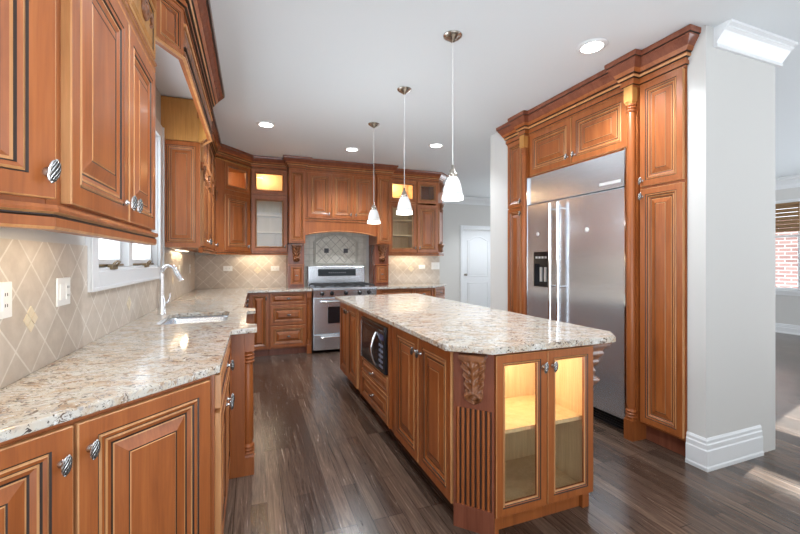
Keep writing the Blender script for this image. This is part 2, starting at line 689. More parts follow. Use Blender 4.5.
def rail_moulding(parent, pts, zb, zt, proj=0.02, pre=None, post=None, name='light_rail'):
    H = zt - zb
    pr = [(-0.02, 0), (0.6, 0), (0.75, 0.12), (0.75, 0.5), (0.55, 0.58), (0.55, 0.64), (0.95, 0.72), (1.0, 0.85), (0.9, 1.0), (-0.02, 1.0)]
    pr = [(o * proj if o > 0 else o, zb + z * H) for o, z in pr]
    mb = MB()
    if parent:
        mb.M = (Matrix.Translation((parent.location.x, parent.location.y, 0)) @ parent.rotation_euler.to_matrix().to_4x4()).inverted()
    mb.sweep(pr, pts, pre, post, [0, 2, 0, 1, 1, 2, 0, 0, 0])
    return mb.build(name, WOODS, parent)


def corbel(parent, w, h, d, loc, deg=0.0, name='corbel', mats=None):
    """acanthus console: scroll front displaced with leaf lobes; back on local y=0, hangs from z=0"""
    NX, NZ = 28, 44
    vs, fs = [], []
    def wid(t):
        if t < 0.08:
            return 1.0
        if t < 0.78:
            return 1.0 - 0.30 * (t - 0.08) / 0.70
        q = (t - 0.78) / 0.22
        return 0.70 * math.sqrt(max(0.0, 1 - q ** 2.6)) + 0.05
    def dep(t):
        return d * (0.42 + 0.58 * (0.5 + 0.5 * math.cos(PI * min(1, t / 0.62)))) * (1 if t < 0.74 else max(0.25, 1 - ((t - 0.74) / 0.26) ** 3)) + d * 0.30 * math.exp(-((t - 0.80) / 0.10) ** 2)
    for i in range(NZ + 1):
        t = i / NZ
        for k in range(NX + 1):
            s = -1 + 2 * k / NX
            a = abs(s)
            y = dep(t) * (1 - 0.22 * a ** 3)
            if t < 0.08:
                dz = 0.0
                y = d * 1.08
            elif t < 0.74:
                lobe = math.sin(2 * PI * (5.5 * t + 1.1 * a))
                dz = 0.010 * lobe * min(1, a * 2.2) + 0.010 * math.exp(-(a / 0.13) ** 2) - 0.008 * math.exp(-((a - 0.52) / 0.10) ** 2)
            else:
                rr = math.hypot(a * 0.9, (t - 0.87) * 6.0)
                dz = 0.012 * math.cos(rr * 7.5) - 0.004
            y += dz * (w / 0.11)
            edge = 1.0
            if 0.08 <= t < 0.8:
                edge = 1.0 + 0.05 * math.sin(2 * PI * 5.5 * t)
            vs.append((s * w / 2 * wid(t) * edge, -max(0.004, y), -t * h))
    R = NX + 1
    for i in range(NZ):
        for k in range(NX):
            a = i * R + k
            fs.append((a, a + R, a + R + 1, a + 1))
    back = len(vs)
    ringi = [k for k in range(R)] + [i * R + NX for i in range(1, NZ + 1)] + [NZ * R + k for k in range(NX - 1, -1, -1)] + [i * R for i in range(NZ - 1, 0, -1)]
    for j in ringi:
        vs.append((vs[j][0], 0.0, vs[j][2]))
    n = len(ringi)
    for j in range(n):
        a, b = ringi[j], ringi[(j + 1) % n]
        fs.append((a, b, back + (j + 1) % n, back + j))
    fs.append(tuple(back + j for j in range(n - 1, -1, -1)))
    mb = MB()
    mb.M = Matrix.Translation(loc) @ Matrix.Rotation(math.radians(deg), 4, 'Z')
    mb.add(vs, fs, 0, True)
    mb.box(-w * 0.54, w * 0.54, -d * 1.12, 0, -0.002, 0.012, 0)
    return mb.build(name, mats or [M_CARVED], parent)


def turned_post(parent, x, y, z0, z1, r=0.03, name='turned_post', a0=0.0, a1=2 * PI, top_block=0.16, bot_block=0.13, top_mi=0, bot_mi=0):
    """square foot and head blocks with a ringed round shaft between"""
    mb = MB()
    zb, zt = z0 + bot_block, z1 - top_block
    def blk(za, zc, point, mi):
        q = r * 1.02
        if point > 0:
            mb.prism([(x - q, y - q), (x + q, y - q), (x + q, y + q), (x - q, y + q)], za, zc, mi)
            mb.lathe([(q * 1.30, zc), (q * 0.8, zc + 0.03)], (x, y, 0), seg=4, a0=PI / 4, a1=2 * PI + PI / 4, smooth=False, mi=mi)
        else:
            mb.prism([(x - q, y - q), (x + q, y - q), (x + q, y + q), (x - q, y + q)], za, zc, mi)
            mb.lathe([(q * 0.8, za - 0.03), (q * 1.30, za)], (x, y, 0), seg=4, a0=PI / 4, a1=2 * PI + PI / 4, smooth=False, mi=mi)
    blk(z0, zb, 1, bot_mi)
    blk(zt, z1, -1, top_mi)
    pr = []
    z = zb + 0.012
    for k in range(3):
        pr += [(r * 0.70, z), (r * 1.08, z + 0.005), (r * 1.08, z + 0.014), (r * 0.70, z + 0.019)]
        z += 0.021
    pr += [(r * 0.78, z + 0.01), (r * 0.95, z + 0.04), (r * 0.93, (zb + zt) / 2), (r * 0.84, zt - 0.09), (r * 0.74, zt - 0.078)]
    z = zt - 0.075
    for k in range(3):
        pr += [(r * 0.70, z), (r * 1.08, z + 0.005), (r * 1.08, z + 0.014), (r * 0.70, z + 0.019)]
        z += 0.021
    mb.lathe(pr, (x, y, 0), seg=20, mi=0)
    return mb.build(name, WOODS, parent)


def carcass(parent, w, d, z0, z1, toe=0.0, toe_in=0.06, name='carcass'):
    """closed cabinet box with a face frame; front at local y=0"""
    mb = MB()
    if toe:
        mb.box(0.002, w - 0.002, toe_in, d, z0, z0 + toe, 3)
    mb.box(0, w, 0, d, z0 + toe, z1, 0)
    return mb.build(name, WOODS, parent)


def open_carcass(parent, w, d, z0, z1, shelves=(), divs=(), frame=0.035, back=M_MAPLE, base=0.0, mid_stiles=(), rails=()):
    """hollow cabinet: sides, floor, roof, back, face frame; shelves are parts"""
    t = 0.018
    mb = MB()
    mb.box(0, t, 0, d, z0, z1, 0)
    mb.box(w - t, w, 0, d, z0, z1, 0)
    mb.box(t, w - t, 0, d, z0 + base, z0 + base + t, 5)
    mb.box(t, w - t, 0, d, z1 - t, z1, 5)
    mb.box(t, w - t, d - 0.008, d, z0 + base + t, z1 - t, 5)
    mb.box(t, t + 0.002, 0.02, d - 0.008, z0 + base + t, z1 - t, 5)
    mb.box(w - t - 0.002, w - t, 0.02, d - 0.008, z0 + base + t, z1 - t, 5)
    mb.box(0, frame, -0.001, 0.018, z0, z1, 0)
    mb.box(w - frame, w, -0.001, 0.018, z0, z1, 0)
    mb.box(frame, w - frame, -0.001, 0.018, z0, z0 + base + frame, 0)
    mb.box(frame, w - frame, -0.001, 0.018, z1 - frame, z1, 0)
    for x in mid_stiles:
        mb.box(x - frame / 2, x + frame / 2, -0.001, 0.018, z0 + base + frame, z1 - frame, 0)
    for z in rails:
        mb.box(frame, w - frame, -0.001, 0.018, z - frame / 2, z + frame / 2, 0)
    o = mb.build('carcass', WOODS + [back], parent)
    for z in shelves:
        MB().box(t + 0.003, w - t - 0.003, 0.03, d - 0.009, z, z + 0.018).build('shelf', back, parent)
    return o


def lamp(name, kind, loc, energy, color, parent=None, size=0.1, rot=(0, 0, 0), sy=None, spot=None):
    l = bpy.data.lights.new(name, kind)
    l.energy = energy
    l.color = color
    if kind == 'AREA':
        l.size = size
        if sy:
            l.shape = 'RECTANGLE'
            l.size_y = sy
    else:
        l.shadow_soft_size = size
    if kind == 'SPOT':
        l.spot_size = spot or math.radians(140)
        l.spot_blend = 0.6
    o = bpy.data.objects.new(name, l)
    COL.objects.link(o)
    o.location = loc
    o.rotation_euler = rot
    if parent:
        o.parent = parent
    return o


# ------------------------------------------------------------------ the room
WL = -0.76      # inner face of the left wall
WB = 6.28       # inner face of the back wall
XR = 9.05       # inner face of the far right wall
YH = 8.10       # wall at the end of the hall
Y0 = -0.9

struct(MB().box(-0.95, 9.3, Y0, 8.3, -0.12, 0.0).build('floor', M_FLOOR))
struct(MB().box(-0.95, 9.3, Y0, 8.3, CEIL, CEIL + 0.12).build('ceiling', M_CEIL))

WY0, WY1, WZ0, WZ1 = 2.33, 4.03, 1.17, 2.52      # outer casing of the left window
mb = MB()
mb.box(WL - 0.15, WL, -0.6, WY0 + 0.10, 0, CEIL)
mb.box(WL - 0.15, WL, WY1 - 0.10, WB + 0.12, 0, CEIL)
mb.box(WL - 0.15, WL, WY0 + 0.10, WY1 - 0.10, 0, WZ0 + 0.09)
mb.box(WL - 0.15, WL, WY0 + 0.10, WY1 - 0.10, WZ1 - 0.10, CEIL)
struct(mb.build('wall_left', M_PAINT))
struct(MB().box(WL, 3.17, WB, WB + 0.12, 0, CEIL).build('wall_back', M_PAINT))
DX0, DX1, DZ = 4.73, 5.56, 2.06                     # hall door opening
mb = MB()
mb.box(3.0, DX0, YH, YH + 0.12, 0, CEIL)
mb.box(DX1, 5.75, YH, YH + 0.12, 0, CEIL)
mb.box(DX0, DX1, YH, YH + 0.12, DZ, CEIL)
struct(mb.build('wall_hall', M_PAINT))
struct(MB().box(3.05, 3.17, WB + 0.12, YH, 0, CEIL).build('wall_passage', M_PAINT))

# niche walls round the fridge run
NX = 2.69
struct(MB().box(NX, 3.44, 1.600, 1.712, 0, CEIL).build('wall_pillar', M_PAINT))
struct(MB().box(NX, 3.44, 3.612, 3.97, 0, CEIL).build('wall_stub', M_PAINT))
struct(MB().box(3.36, 3.44, 1.712, 3.612, 0, CEIL).build('wall_niche', M_PAINT))

# right hand wall with the blinded window and an unseen opening added to let the sun in
W2 = (3.86, 4.62, 0.78, 2.33)
W3 = (2.50, 2.95, 1.20, 2.13)
mb = MB()
ys = [Y0, W3[0], W3[1], W2[0], W2[1], 8.3]
mb.box(XR, XR + 0.12, 1.6, ys[1], 0, CEIL)
mb.box(XR, XR + 0.12, ys[2], ys[3], 0, CEIL)
mb.box(XR, XR + 0.12, ys[4], ys[5], 0, CEIL)
for w in (W2, W3):
    mb.box(XR, XR + 0.12, w[0], w[1], 0, w[2])
    mb.box(XR, XR + 0.12, w[0], w[1], w[3], CEIL)
struct(mb.build('wall_right', M_PAINT))
struct(MB().box(1.6, 5.2, Y0 - 0.12, Y0, 0, CEIL).build('wall_added_light_block', M_PAINT))  # unseen wall piece added to hold daylight off the pillar front


def base_prof(h=0.16):
    return [(0, 0), (0.022, 0), (0.022, 0.02), (0.018, 0.03), (0.018, h * 0.62), (0.014, h * 0.66), (0.014, h * 0.80), (0.010, h * 0.84), (0.010, h * 0.93), (0.004, h), (0, h)]


mb = MB()
mb.sweep(base_prof(0.20), [(NX, 1.712), (NX, 1.600), (3.26, 1.600)])
struct(mb.build('baseboard_pillar', M_WHITE))
struct(MB().sweep(base_prof(0.17), [(XR, 8.1), (XR, 1.6)]).build('baseboard_right', M_WHITE))
struct(MB().sweep(base_prof(0.16), [(3.17, YH), (DX0 - 0.09, YH)]).build('baseboard_hall', M_WHITE))


def wall_crown(pts, name, h=0.13, d=0.10):
    pr = [(0, CEIL - h), (0.018, CEIL - h), (0.022, CEIL - h + 0.018), (0.014, CEIL - h + 0.022), (0.03, CEIL - h * 0.66), (d * 0.62, CEIL - h * 0.36), (d * 0.80, CEIL - h * 0.28), (d * 0.80, CEIL - h * 0.20), (d, CEIL - h * 0.14), (d, CEIL - 0.001), (0, CEIL - 0.001)]
    return struct(MB().sweep(pr, pts).build(name, M_WHITE))


wall_crown([(2.765, 1.600), (3.49, 1.600)], 'trim_1')
wall_crown([(3.17, YH), (5.75, YH)], 'trim_2', 0.16, 0.12)
wall_crown([(XR, 8.1), (XR, 1.6)], 'trim_3', 0.20, 0.16)

# hall door with casing
d1 = struct(thing('door_1', 'white two panel door with arched top panel at the end of the hall', 'door', (DX0, YH, 0)))
W = DX1 - DX0
mb = MB()
mb.box(0.005, W - 0.005, 0.03, 0.07, 0.01, DZ - 0.005)
d1s = mb.build('door_slab', M_WHITE, d1)
def arch_poly(x0, x1, z0, z1, rise, n=14):
    p = [(x0, z0), (x1, z0)]
    for k in range(n + 1):
        a = k / n
        p.append((x1 + (x0 - x1) * a, z1 + rise * math.sin(PI * a) ** 1.5))
    return p
for (za, zc, rise) in ((0.14, 0.78, 0.0), (0.94, 1.80, 0.10)):
    p = arch_poly(0.13, W - 0.13, za, zc, rise)
    mb = MB()
    for a, b in zip(p, p[1:] + p[:1]):
        mb.tube([(a[0], 0.03, a[1]), (b[0], 0.03, b[1])], 0.011, 6)
    ins = arch_poly(0.17, W - 0.17, za + 0.04, zc - 0.04, rise)
    mb.prism_xz(ins, 0.022, 0.03)
    mb.build('panel', M_WHITE, d1)
mb = MB()
mb.lathe([(0.028, 0), (0.028, 0.006), (0.01, 0.01), (0.01, 0.035), (0.027, 0.045), (0.03, 0.06), (0.02, 0.072), (0, 0.075)], (0.06, 0.03, 0.98), 16, 0, 'y')
mb.build('door_knob', M_NICKEL, d1)
for z in (0.25, 1.05, 1.85):
    MB().box(W - 0.022, W - 0.001, 0.018, 0.031, z - 0.05, z + 0.05).build('hinge', M_NICKEL, d1)
mb = MB()
cw = 0.095
for a, b in (((-cw, 0), (0.0, DZ + cw)), ((W, 0), (W + cw, DZ + cw))):
    mb.box(a[0], b[0], -0.018, 0.0, 0, b[1])
    mb.box(a[0] + 0.015, b[0] - 0.02, -0.024, -0.018, 0, b[1] - 0.02)
mb.box(0.0, W, -0.018, 0.0, DZ, DZ + cw)
mb.box(-0.01, W + 0.01, -0.024, -0.018, DZ + 0.02, DZ + cw - 0.02)
mb.build('door_casing', M_WHITE, d1, 0.003)

# left window: white double casement over the sink
w1 = struct(thing('window_1', 'white double casement window over the sink', 'window', (WL, WY0, WZ0), 90))
Ww, Wh = WY1 - WY0, WZ1 - WZ0
mb = MB()
c = 0.115
for (x0, x1, z0, z1) in ((0, c, 0, Wh), (Ww - c, Ww, 0, Wh), (c, Ww - c, 0, 0.10), (c, Ww - c, Wh - c, Wh)):
    mb.box(x0, x1, -0.022, 0.0, z0, z1)
mb.box(0, 0.02, -0.032, -0.022, 0, Wh)
mb.box(Ww - 0.02, Ww, -0.032, -0.022, 0, Wh)
mb.box(0.02, Ww - 0.02, -0.032, -0.022, 0, 0.02)
mb.build('window_casing', M_WHITE, w1, 0.003)
mb = MB()
mx = Ww * 0.46
ix0, ix1, iz0, iz1 = 0.102, Ww - 0.102, 0.092, Wh - 0.102
mb.box(ix0, ix1, 0.0, 0.14, iz0, iz0 + 0.025)
mb.box(ix0, ix1, 0.0, 0.14, iz1 - 0.02, iz1)
mb.box(ix0, ix0 + 0.02, 0.0, 0.14, iz0 + 0.025, iz1 - 0.02)
mb.box(ix1 - 0.02, ix1, 0.0, 0.14, iz0 + 0.025, iz1 - 0.02)
mb.box(mx - 0.045, mx + 0.045, 0.0, 0.14, iz0 + 0.025, iz1 - 0.02)
mb.build('window_frame', M_WHITE, w1, 0.003)
for (x0, x1) in ((ix0 + 0.022, mx - 0.047), (mx + 0.047, ix1 - 0.022)):
    z0, z1 = iz0 + 0.027, iz1 - 0.022
    mb = MB()
    q = 0.045
    mb.box(x0, x0 + q, 0.04, 0.09, z0, z1)
    mb.box(x1 - q, x1, 0.04, 0.09, z0, z1)
    mb.box(x0 + q, x1 - q, 0.04, 0.09, z0, z0 + q)
    mb.box(x0 + q, x1 - q, 0.04, 0.09, z1 - q, z1)
    s = mb.build('sash', M_WHITE, w1, 0.002)
    MB().box(x0 + q, x1 - q, 0.062, 0.066, z0 + q, z1 - q).build('glass_pane', M_WINGLASS, s)
    mb = MB()
    xc = (x0 + x1) / 2 - 0.02
    mb.box(xc - 0.05, xc + 0.05, -0.012, 0.012, z0 - 0.014, z0 + 0.012)
    mb.tube([(xc + 0.03, -0.012, z0 + 0.005), (xc + 0.02, -0.03, z0 + 0.03), (xc - 0.05, -0.035, z0 + 0.035), (xc - 0.09, -0.03, z0 + 0.02)], 0.006, 8)
    mb.build('crank_handle', M_BRONZE, w1, 0.002)
    MB().box(x0 + 0.03, x1 - 0.03, 0.022, 0.038, z0 + 0.004, z0 + 0.016).build('operator_track', M_BRONZE, w1)

# far right window with its bamboo shade, and an unseen opening added further along for the sun
def far_window(name, w, label, rails):
    t = struct(thing(name, label, 'window', (XR, w[1], w[2]), -90))
    ww, wh = w[1] - w[0], w[3] - w[2]
    mb = MB()
    q = 0.09
    mb.box(-q, 0, -0.02, 0, -q, wh + q)
    mb.box(ww, ww + q, -0.02, 0, -q, wh + q)
    mb.box(0, ww, -0.02, 0, wh, wh + q)
    mb.box(-q - 0.02, ww + q + 0.02, -0.05, 0, -0.035, 0)
    mb.box(0, ww, -0.02, 0, -q, -0.035)
    mb.build('window_casing', M_WHITE, t, 0.003)
    if rails:
        mb = MB()
        f = 0.045
        mb.box(0, f, 0.03, 0.08, 0, wh)
        mb.box(ww - f, ww, 0.03, 0.08, 0, wh)
        mb.box(f, ww - f, 0.03, 0.08, 0, f)
        mb.box(f, ww - f, 0.03, 0.08, wh - f, wh)
        mb.box(f, ww - f, 0.03, 0.08, wh * 0.62, wh * 0.62 + f)
        mb.build('sash', M_WHITE, t)
        MB().box(f, ww - f, 0.053, 0.057, f, wh - f).build('glass_pane', M_WINGLASS, t)
    return t
far_window('window_2', W2, 'white window with a bamboo shade in the far right room', True)
w3 = far_window('window_added_for_sun', W3, 'unseen opening added in the far right wall to cast the sun patches', False)  # unseen opening, shaped to throw the sun patches on the floor
MB().box(0, W3[1] - W3[0], 0.02, 0.09, 0.58, 0.83).build('sun_patch_bar', M_WHITE, w3)  # added bar that blocks the sun between the two floor patches
sh = MB()
for k in range(7):
    sh.box(XR - 0.035, XR - 0.023, W2[0] - 0.0, W2[1], W2[3] - 0.07 * (k + 1), W2[3] - 0.07 * k - 0.006)
sh.box(XR - 0.05, XR - 0.021, W2[0] - 0.0, W2[1], W2[3] - 0.02, W2[3] + 0.03)
tag(sh.build('bamboo_shade', M_BAMBOO), 'brown woven bamboo roman shade in the far right window', 'window blind')
tag(MB().box(12.0, 12.3, 2.9, 9.5, -0.1, 2.35).build('brick_wall', M_BRICK), 'red brick neighbour wall seen through the far right window', 'wall')

# ------------------------------------------------------------------ backsplash tile (panels stand on the counters against the walls)
bs = tag(MB().build('tiled_backsplash', M_TILE), 'beige diamond-laid tile backsplash along the left window wall', 'backsplash')
bs.location = (WL, 0, 0.915)
bs.rotation_euler = (0, 0, PI / 2)
mb = MB()
T = 0.010
mb.box(0.86, WY0 - 0.002, -T, -0.001, 0.001, 0.485)
mb.box(WY0 - 0.002, WY1 + 0.002, -T, -0.001, 0.001, WZ0 - 0.915 - 0.001)
mb.box(WY1 + 0.002, WB - 0.012, -T, -0.001, 0.001, 0.482)
for (cx, cz) in ((1.80, 0.20), (3.02, 0.13), (4.55, 0.21)):
    for k, (dx, dz) in enumerate(((0, 0.026), (0.026, 0), (0, -0.026), (-0.026, 0))):
        q = 0.022
        mb.prism_xz([(cx + dx - q, cz + dz), (cx + dx, cz + dz - q), (cx + dx + q, cz + dz), (cx + dx, cz + dz + q)], -T - 0.003, -T, 1)
def rebuild(o, mb, mats):
    me = o.data
    n = mb.build('tmp', mats)
    o.data = n.data
    o.data.name = o.name
    bpy.data.objects.remove(n)
    bpy.data.meshes.remove(me)
M_DECO = plain('cream_deco_tile', (0.70, 0.60, 0.44), 0.4)
rebuild(bs, mb, [M_TILE, M_DECO])


def back_splash(x0, x1, z1, label, deco):
    mb = MB()
    mb.box(0, x1 - x0, -T, -0.001, 0.001, z1 - 0.915)
    for cx, cz in deco:
        for (dx, dz) in ((0, 0.03), (0.03, 0), (0, -0.03), (-0.03, 0)):
            q = 0.025
            mb.prism_xz([(cx + dx - q, cz + dz), (cx + dx, cz + dz - q), (cx + dx + q, cz + dz), (cx + dx, cz + dz + q)], -T - 0.003, -T, 1)
    o = mb.build('tiled_backsplash', [M_TILE, M_DECO])
    o.location = (x0, WB, 0.915)
    return tag(o, label, 'backsplash')
back_splash(WL + 0.012, 0.525, 1.40, 'beige diamond-laid tile backsplash left of the range', [(0.84, 0.26)])
back_splash(2.065, 3.17, 1.40, 'beige diamond-laid tile backsplash right of the range', [(0.55, 0.26)])

# arched medallion panel behind the range
med = thing('medallion_backsplash', 'grey-green tile panel with arched diamond medallion behind the range', 'backsplash', (0.76, WB, 0.915))
MB().box(0, 1.04, -T, -0.001, 0.001, 1.0).build('square_tiles', M_TILE_SQ, med)
x0, x1, z0, zs, rise = 0.20, 0.86, 0.36, 0.70, 0.13
p = [(x0, z0), (x1, z0)] + [(x1 + (x0 - x1) * k / 18, zs + rise * math.sin(PI * k / 18) ** 0.8) for k in range(19)]
mb = MB()
mb.prism_xz(p, -T - 0.004, -T)
mb.build('diamond_tiles', M_TILE_DI, med)
mb = MB()
for off in (0.0, 0.022):
    pp = [(x0 - off, z0 - off), (x1 + off, z0 - off)] + [(x1 + off + (x0 - x1 - 2 * off) * k / 18, zs + off * 0.5 + (rise + off * 0.5) * math.sin(PI * k / 18) ** 0.8) for k in range(19)]
    for a, b in zip(pp, pp[1:] + pp[:1]):
        mb.tube([(a[0], -T - 0.004, a[1]), (b[0], -T - 0.004, b[1])], 0.011 if off == 0 else 0.007, 6)
mb.build('rope_border', M_TILE_TRIM, med)
for cx in (0.375, 0.69):
    mb = MB()
    for k in range(4):
        a = PI / 2 * k
        b = PI / 2 * (k + 1)
        mb.tube([(cx + 0.12 * math.cos(a), -T - 0.005, 0.565 + 0.15 * math.sin(a)), (cx + 0.12 * math.cos(b), -T - 0.005, 0.565 + 0.15 * math.sin(b))], 0.007, 6)
    mb.build('diamond_border', M_TILE_TRIM, med)
    MB().box(cx - 0.036, cx + 0.036, -T - 0.009, -T - 0.003, 0.53, 0.602).build('accent_tile', plain('slate_accent', (0.06, 0.06, 0.065), 0.35), med)


# ------------------------------------------------------------------ worktops
def worktop(name, outline, label, holes=(), z0=0.885, z1=0.915):
    loops = [outline] + list(holes)
    tri = tessellate_polygon([[Vector((x, y, 0)) for x, y in l] for l in loops])
    flat = [p for l in loops for p in l]
    n = len(flat)
    vs = [(x, y, z0) for x, y in flat] + [(x, y, z1) for x, y in flat]
    fs = []
    for t in tri:
        a, b, c2 = (Vector((*flat[i], 0)) for i in t)
        up = (b - a).cross(c2 - a).z > 0
        t = tuple(t) if up else tuple(reversed(t))
        fs.append(tuple(i + n for i in t))
        fs.append(tuple(reversed(t)))
    o = 0
    for li, l in enumerate(loops):
        k = len(l)
        area = sum(l[i][0] * l[(i + 1) % k][1] - l[(i + 1) % k][0] * l[i][1] for i in range(k))
        for i in range(k):
            a, b = o + i, o + (i + 1) % k
            q = (a, b, b + n, a + n)
            ccw = area > 0
            if li > 0:
                ccw = not ccw
            fs.append(q if ccw else tuple(reversed(q)))
        o += k
    mb = MB()
    mb.add(vs, fs)
    ob = mb.build(name, M_GRANITE, None, 0.006)
    return tag(ob, label, 'countertop')


SX0, SX1, SY0, SY1 = -0.58, -0.16, 2.88, 3.43
def rrect(x0, x1, y0, y1, r, n=5):
    p = []
    for (cx, cy, a0) in ((x1 - r, y0 + r, -PI / 2), (x1 - r, y1 - r, 0), (x0 + r, y1 - r, PI / 2), (x0 + r, y0 + r, PI)):
        for k in range(n + 1):
            a = a0 + PI / 2 * k / n
            p.append((cx + r * math.cos(a), cy + r * math.sin(a)))
    return p
worktop('granite_worktop', [(WL + 0.001, 1.035), (-0.114, 1.681), (-0.108, 2.50), (0.035, 2.535), (0.035, 2.70), (-0.03, 2.735), (-0.03, 3.40), (0.035, 3.435), (0.035, 3.59), (-0.06, 3.63), (-0.04, 5.61), (0.815, 5.61), (0.815, WB - 0.001), (WL + 0.001, WB - 0.001)],
        'cream and brown granite worktop along the window wall with undermount sink', [rrect(SX0, SX1, SY0, SY1, 0.05)])
worktop('granite_worktop', [(1.765, WB - 0.001), (1.765, 5.61), (2.76, 5.61), (3.13, 5.93), (3.16, WB - 0.001)], 'short cream granite worktop right of the range')
worktop('granite_worktop', [(0.885, 1.695), (1.055, 1.542), (1.845, 1.542), (1.955, 1.665), (1.93, 4.46), (0.895, 4.40)], 'large cream and grey granite top with clipped corners on the island')

# undermount sink and tap
sk = thing('kitchen_sink', 'stainless steel undermount sink in the window-side worktop', 'sink', ((SX0 + SX1) / 2, (SY0 + SY1) / 2, 0.67))
lo = rrect(-0.21, 0.21, -0.275, 0.275, 0.05)
mb = MB()
lv = [(1.05, 0.214), (1.0, 0.214), (0.985, 0.20), (0.96, 0.02), (0.90, 0.0), (0.12, -0.004)]
vs, fs = [], []
for s, z in lv:
    vs += [(x * s, y * s, z) for x, y in lo]
n = len(lo)
for i in range(len(lv) - 1):
    for k in range(n):
        a, b = i * n + k, i * n + (k + 1) % n
        fs.append((a, b, b + n, a + n))
mb.add(vs, fs, 0, True)
mb.build('basin', M_STEEL, sk)
MB().lathe([(0.0, -0.006), (0.03, -0.004), (0.045, 0.002), (0.05, 0.0), (0.05, -0.01)], (0, 0, 0), 20).build('drain', M_CHROME, sk)

fa = thing('kitchen_tap', 'tall chrome gooseneck tap behind the sink', 'tap', (-0.64, 3.44, 0.915))
mb = MB()
mb.lathe([(0.030, 0), (0.030, 0.006), (0.027, 0.014), (0.025, 0.05), (0.022, 0.10), (0.0165, 0.14)], (0, 0, 0), 18)
pts = [(0, 0, 0.11), (0, 0, 0.31)]
for k in range(1, 15):
    a = PI - PI * 0.86 * k / 14
    pts.append((0.05 + 0.05 * math.cos(a), -0.02 * k / 14, 0.31 + 0.06 * math.sin(a)))
mb.tube(pts, 0.0155, 14)
mb.build('spout', M_CHROME, fa)
e = Vector(pts[-1])
dr = (e - Vector(pts[-2])).normalized()
MB().tube([e - dr * 0.004, e + dr * 0.03, e + dr * 0.09], 0.017, 14, rs=[0.0165, 0.021, 0.019]).build('spray_head', M_CHROME, fa)
MB().tube([(0.012, 0.012, 0.075), (0.035, 0.035, 0.085), (0.045, 0.045, 0.125), (0.048, 0.048, 0.155)], 0.008, 10, rs=[0.013, 0.013, 0.008, 0.006]).build('lever_handle', M_CHROME, fa)

# ------------------------------------------------------------------ base cabinets, window side
def tri_base():
    t = thing('corner_base_cabinet', 'tapered two-door base cabinet at the near left end of the worktop', 'cabinet', (WL, 1.07, 0), 45)
    L = 0.61 * 2 ** 0.5
    mb = MB()
    # plan (world): wall corner, front line, back along the wall
    mb.prism([(0.003, 0.0), (L, 0.0), (L / 2 + 0.003, L / 2 - 0.002)], 0.10, 0.884, 0)
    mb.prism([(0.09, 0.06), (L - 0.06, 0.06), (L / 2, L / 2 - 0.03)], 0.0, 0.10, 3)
    mb.build('carcass', WOODS, t)
    door(t, 0.02, 0.400, 0.12, 0.868, knob=(0.372, 0.775))
    door(t, 0.410, 0.848, 0.12, 0.868, knob=(0.440, 0.788))
    return t
tri_base()

t = thing('base_cabinet', 'narrow base cabinet with one drawer over a door, before the sink posts', 'cabinet', (-0.135, 1.686, 0), 90)
carcass(t, 0.875, 0.62, 0, 0.884, 0.10)
door(t, 0.03, 0.84, 0.735, 0.868, kind='drawer', knob=(0.44, 0.80), tilt=0)
door(t, 0.03, 0.43, 0.12, 0.715, knob=(0.395, 0.62))
door(t, 0.44, 0.84, 0.12, 0.715, knob=(0.475, 0.62))

t = thing('sink_base_cabinet', 'sink base cabinet with two turned corner posts under the window', 'cabinet', (-0.065, 2.567, 0), 90)
mb = MB()
mb.box(0.085, 0.90, 0, 0.685, 0.10, 0.64)
mb.box(0.085, 0.90, 0, 0.02, 0.64, 0.884)
mb.box(0.085, 0.105, 0.02, 0.685, 0.64, 0.884)
mb.box(0.88, 0.90, 0.02, 0.685, 0.64, 0.884)
mb.box(0.085, 0.90, 0.05, 0.685, 0.0, 0.10, 3)
mb.build('carcass', WOODS, t)
door(t, 0.10, 0.49, 0.12, 0.715, knob=(0.46, 0.62))
door(t, 0.50, 0.89, 0.12, 0.715, knob=(0.53, 0.62))
door(t, 0.10, 0.89, 0.735, 0.868, kind='drawer', name='false_front')
for k, x in enumerate((0.0, 0.905)):
    MB().box(x, x + 0.08, -0.030, 0.10, 0.0, 0.884).build('post_panel', WOODS, t, 0.003)
    turned_post(t, x + 0.04, -0.046, 0.0, 0.884, 0.036, top_block=0.12, bot_block=0.11)

t = thing('base_cabinet', 'base cabinet with drawers and doors past the sink, towards the corner', 'cabinet', (-0.085, 3.562, 0), 90)
carcass(t, 2.08, 0.66, 0, 0.884, 0.10)
for k in range(4):
    a = 0.02 + k * 0.515
    door(t, a, a + 0.50, 0.735, 0.868, kind='drawer', knob=(a + 0.25, 0.80), tilt=0)
    door(t, a, a + 0.50, 0.12, 0.715, knob=(a + (0.46 if k % 2 == 0 else 0.04), 0.62))

# ------------------------------------------------------------------ base cabinets, back wall
YB = 5.66
t = thing('corner_base_cabinet', 'base cabinet with one tall door in the back left corner', 'cabinet', (-0.07, YB, 0))
carcass(t, 0.30, WB - YB - 0.001, 0, 0.884, 0.09, 0.03)
door(t, 0.055, 0.29, 0.11, 0.868, knob=(0.262, 0.80))
t = thing('drawer_base_cabinet', 'three-drawer base cabinet with a turned post beside the range', 'cabinet', (0.234, YB, 0))
carcass(t, 0.58, WB - YB - 0.001, 0, 0.884, 0.09, 0.03)
for (a, b) in ((0.715, 0.868), (0.425, 0.70), (0.115, 0.41)):
    door(t, 0.015, 0.495, a, b, kind='drawer', knob=(0.255, (a + b) / 2), tilt=PI / 2)
turned_post(t, 0.54, -0.004, 0, 0.884, 0.032, top_block=0.09, bot_block=0.12)
t = thing('drawer_base_cabinet', 'low base cabinet with drawers and a turned post right of the range', 'cabinet', (1.768, YB, 0))
carcass(t, 0.98, WB - YB - 0.001, 0, 0.884, 0.09, 0.03)
turned_post(t, 0.04, -0.004, 0, 0.884, 0.032, top_block=0.09, bot_block=0.12)
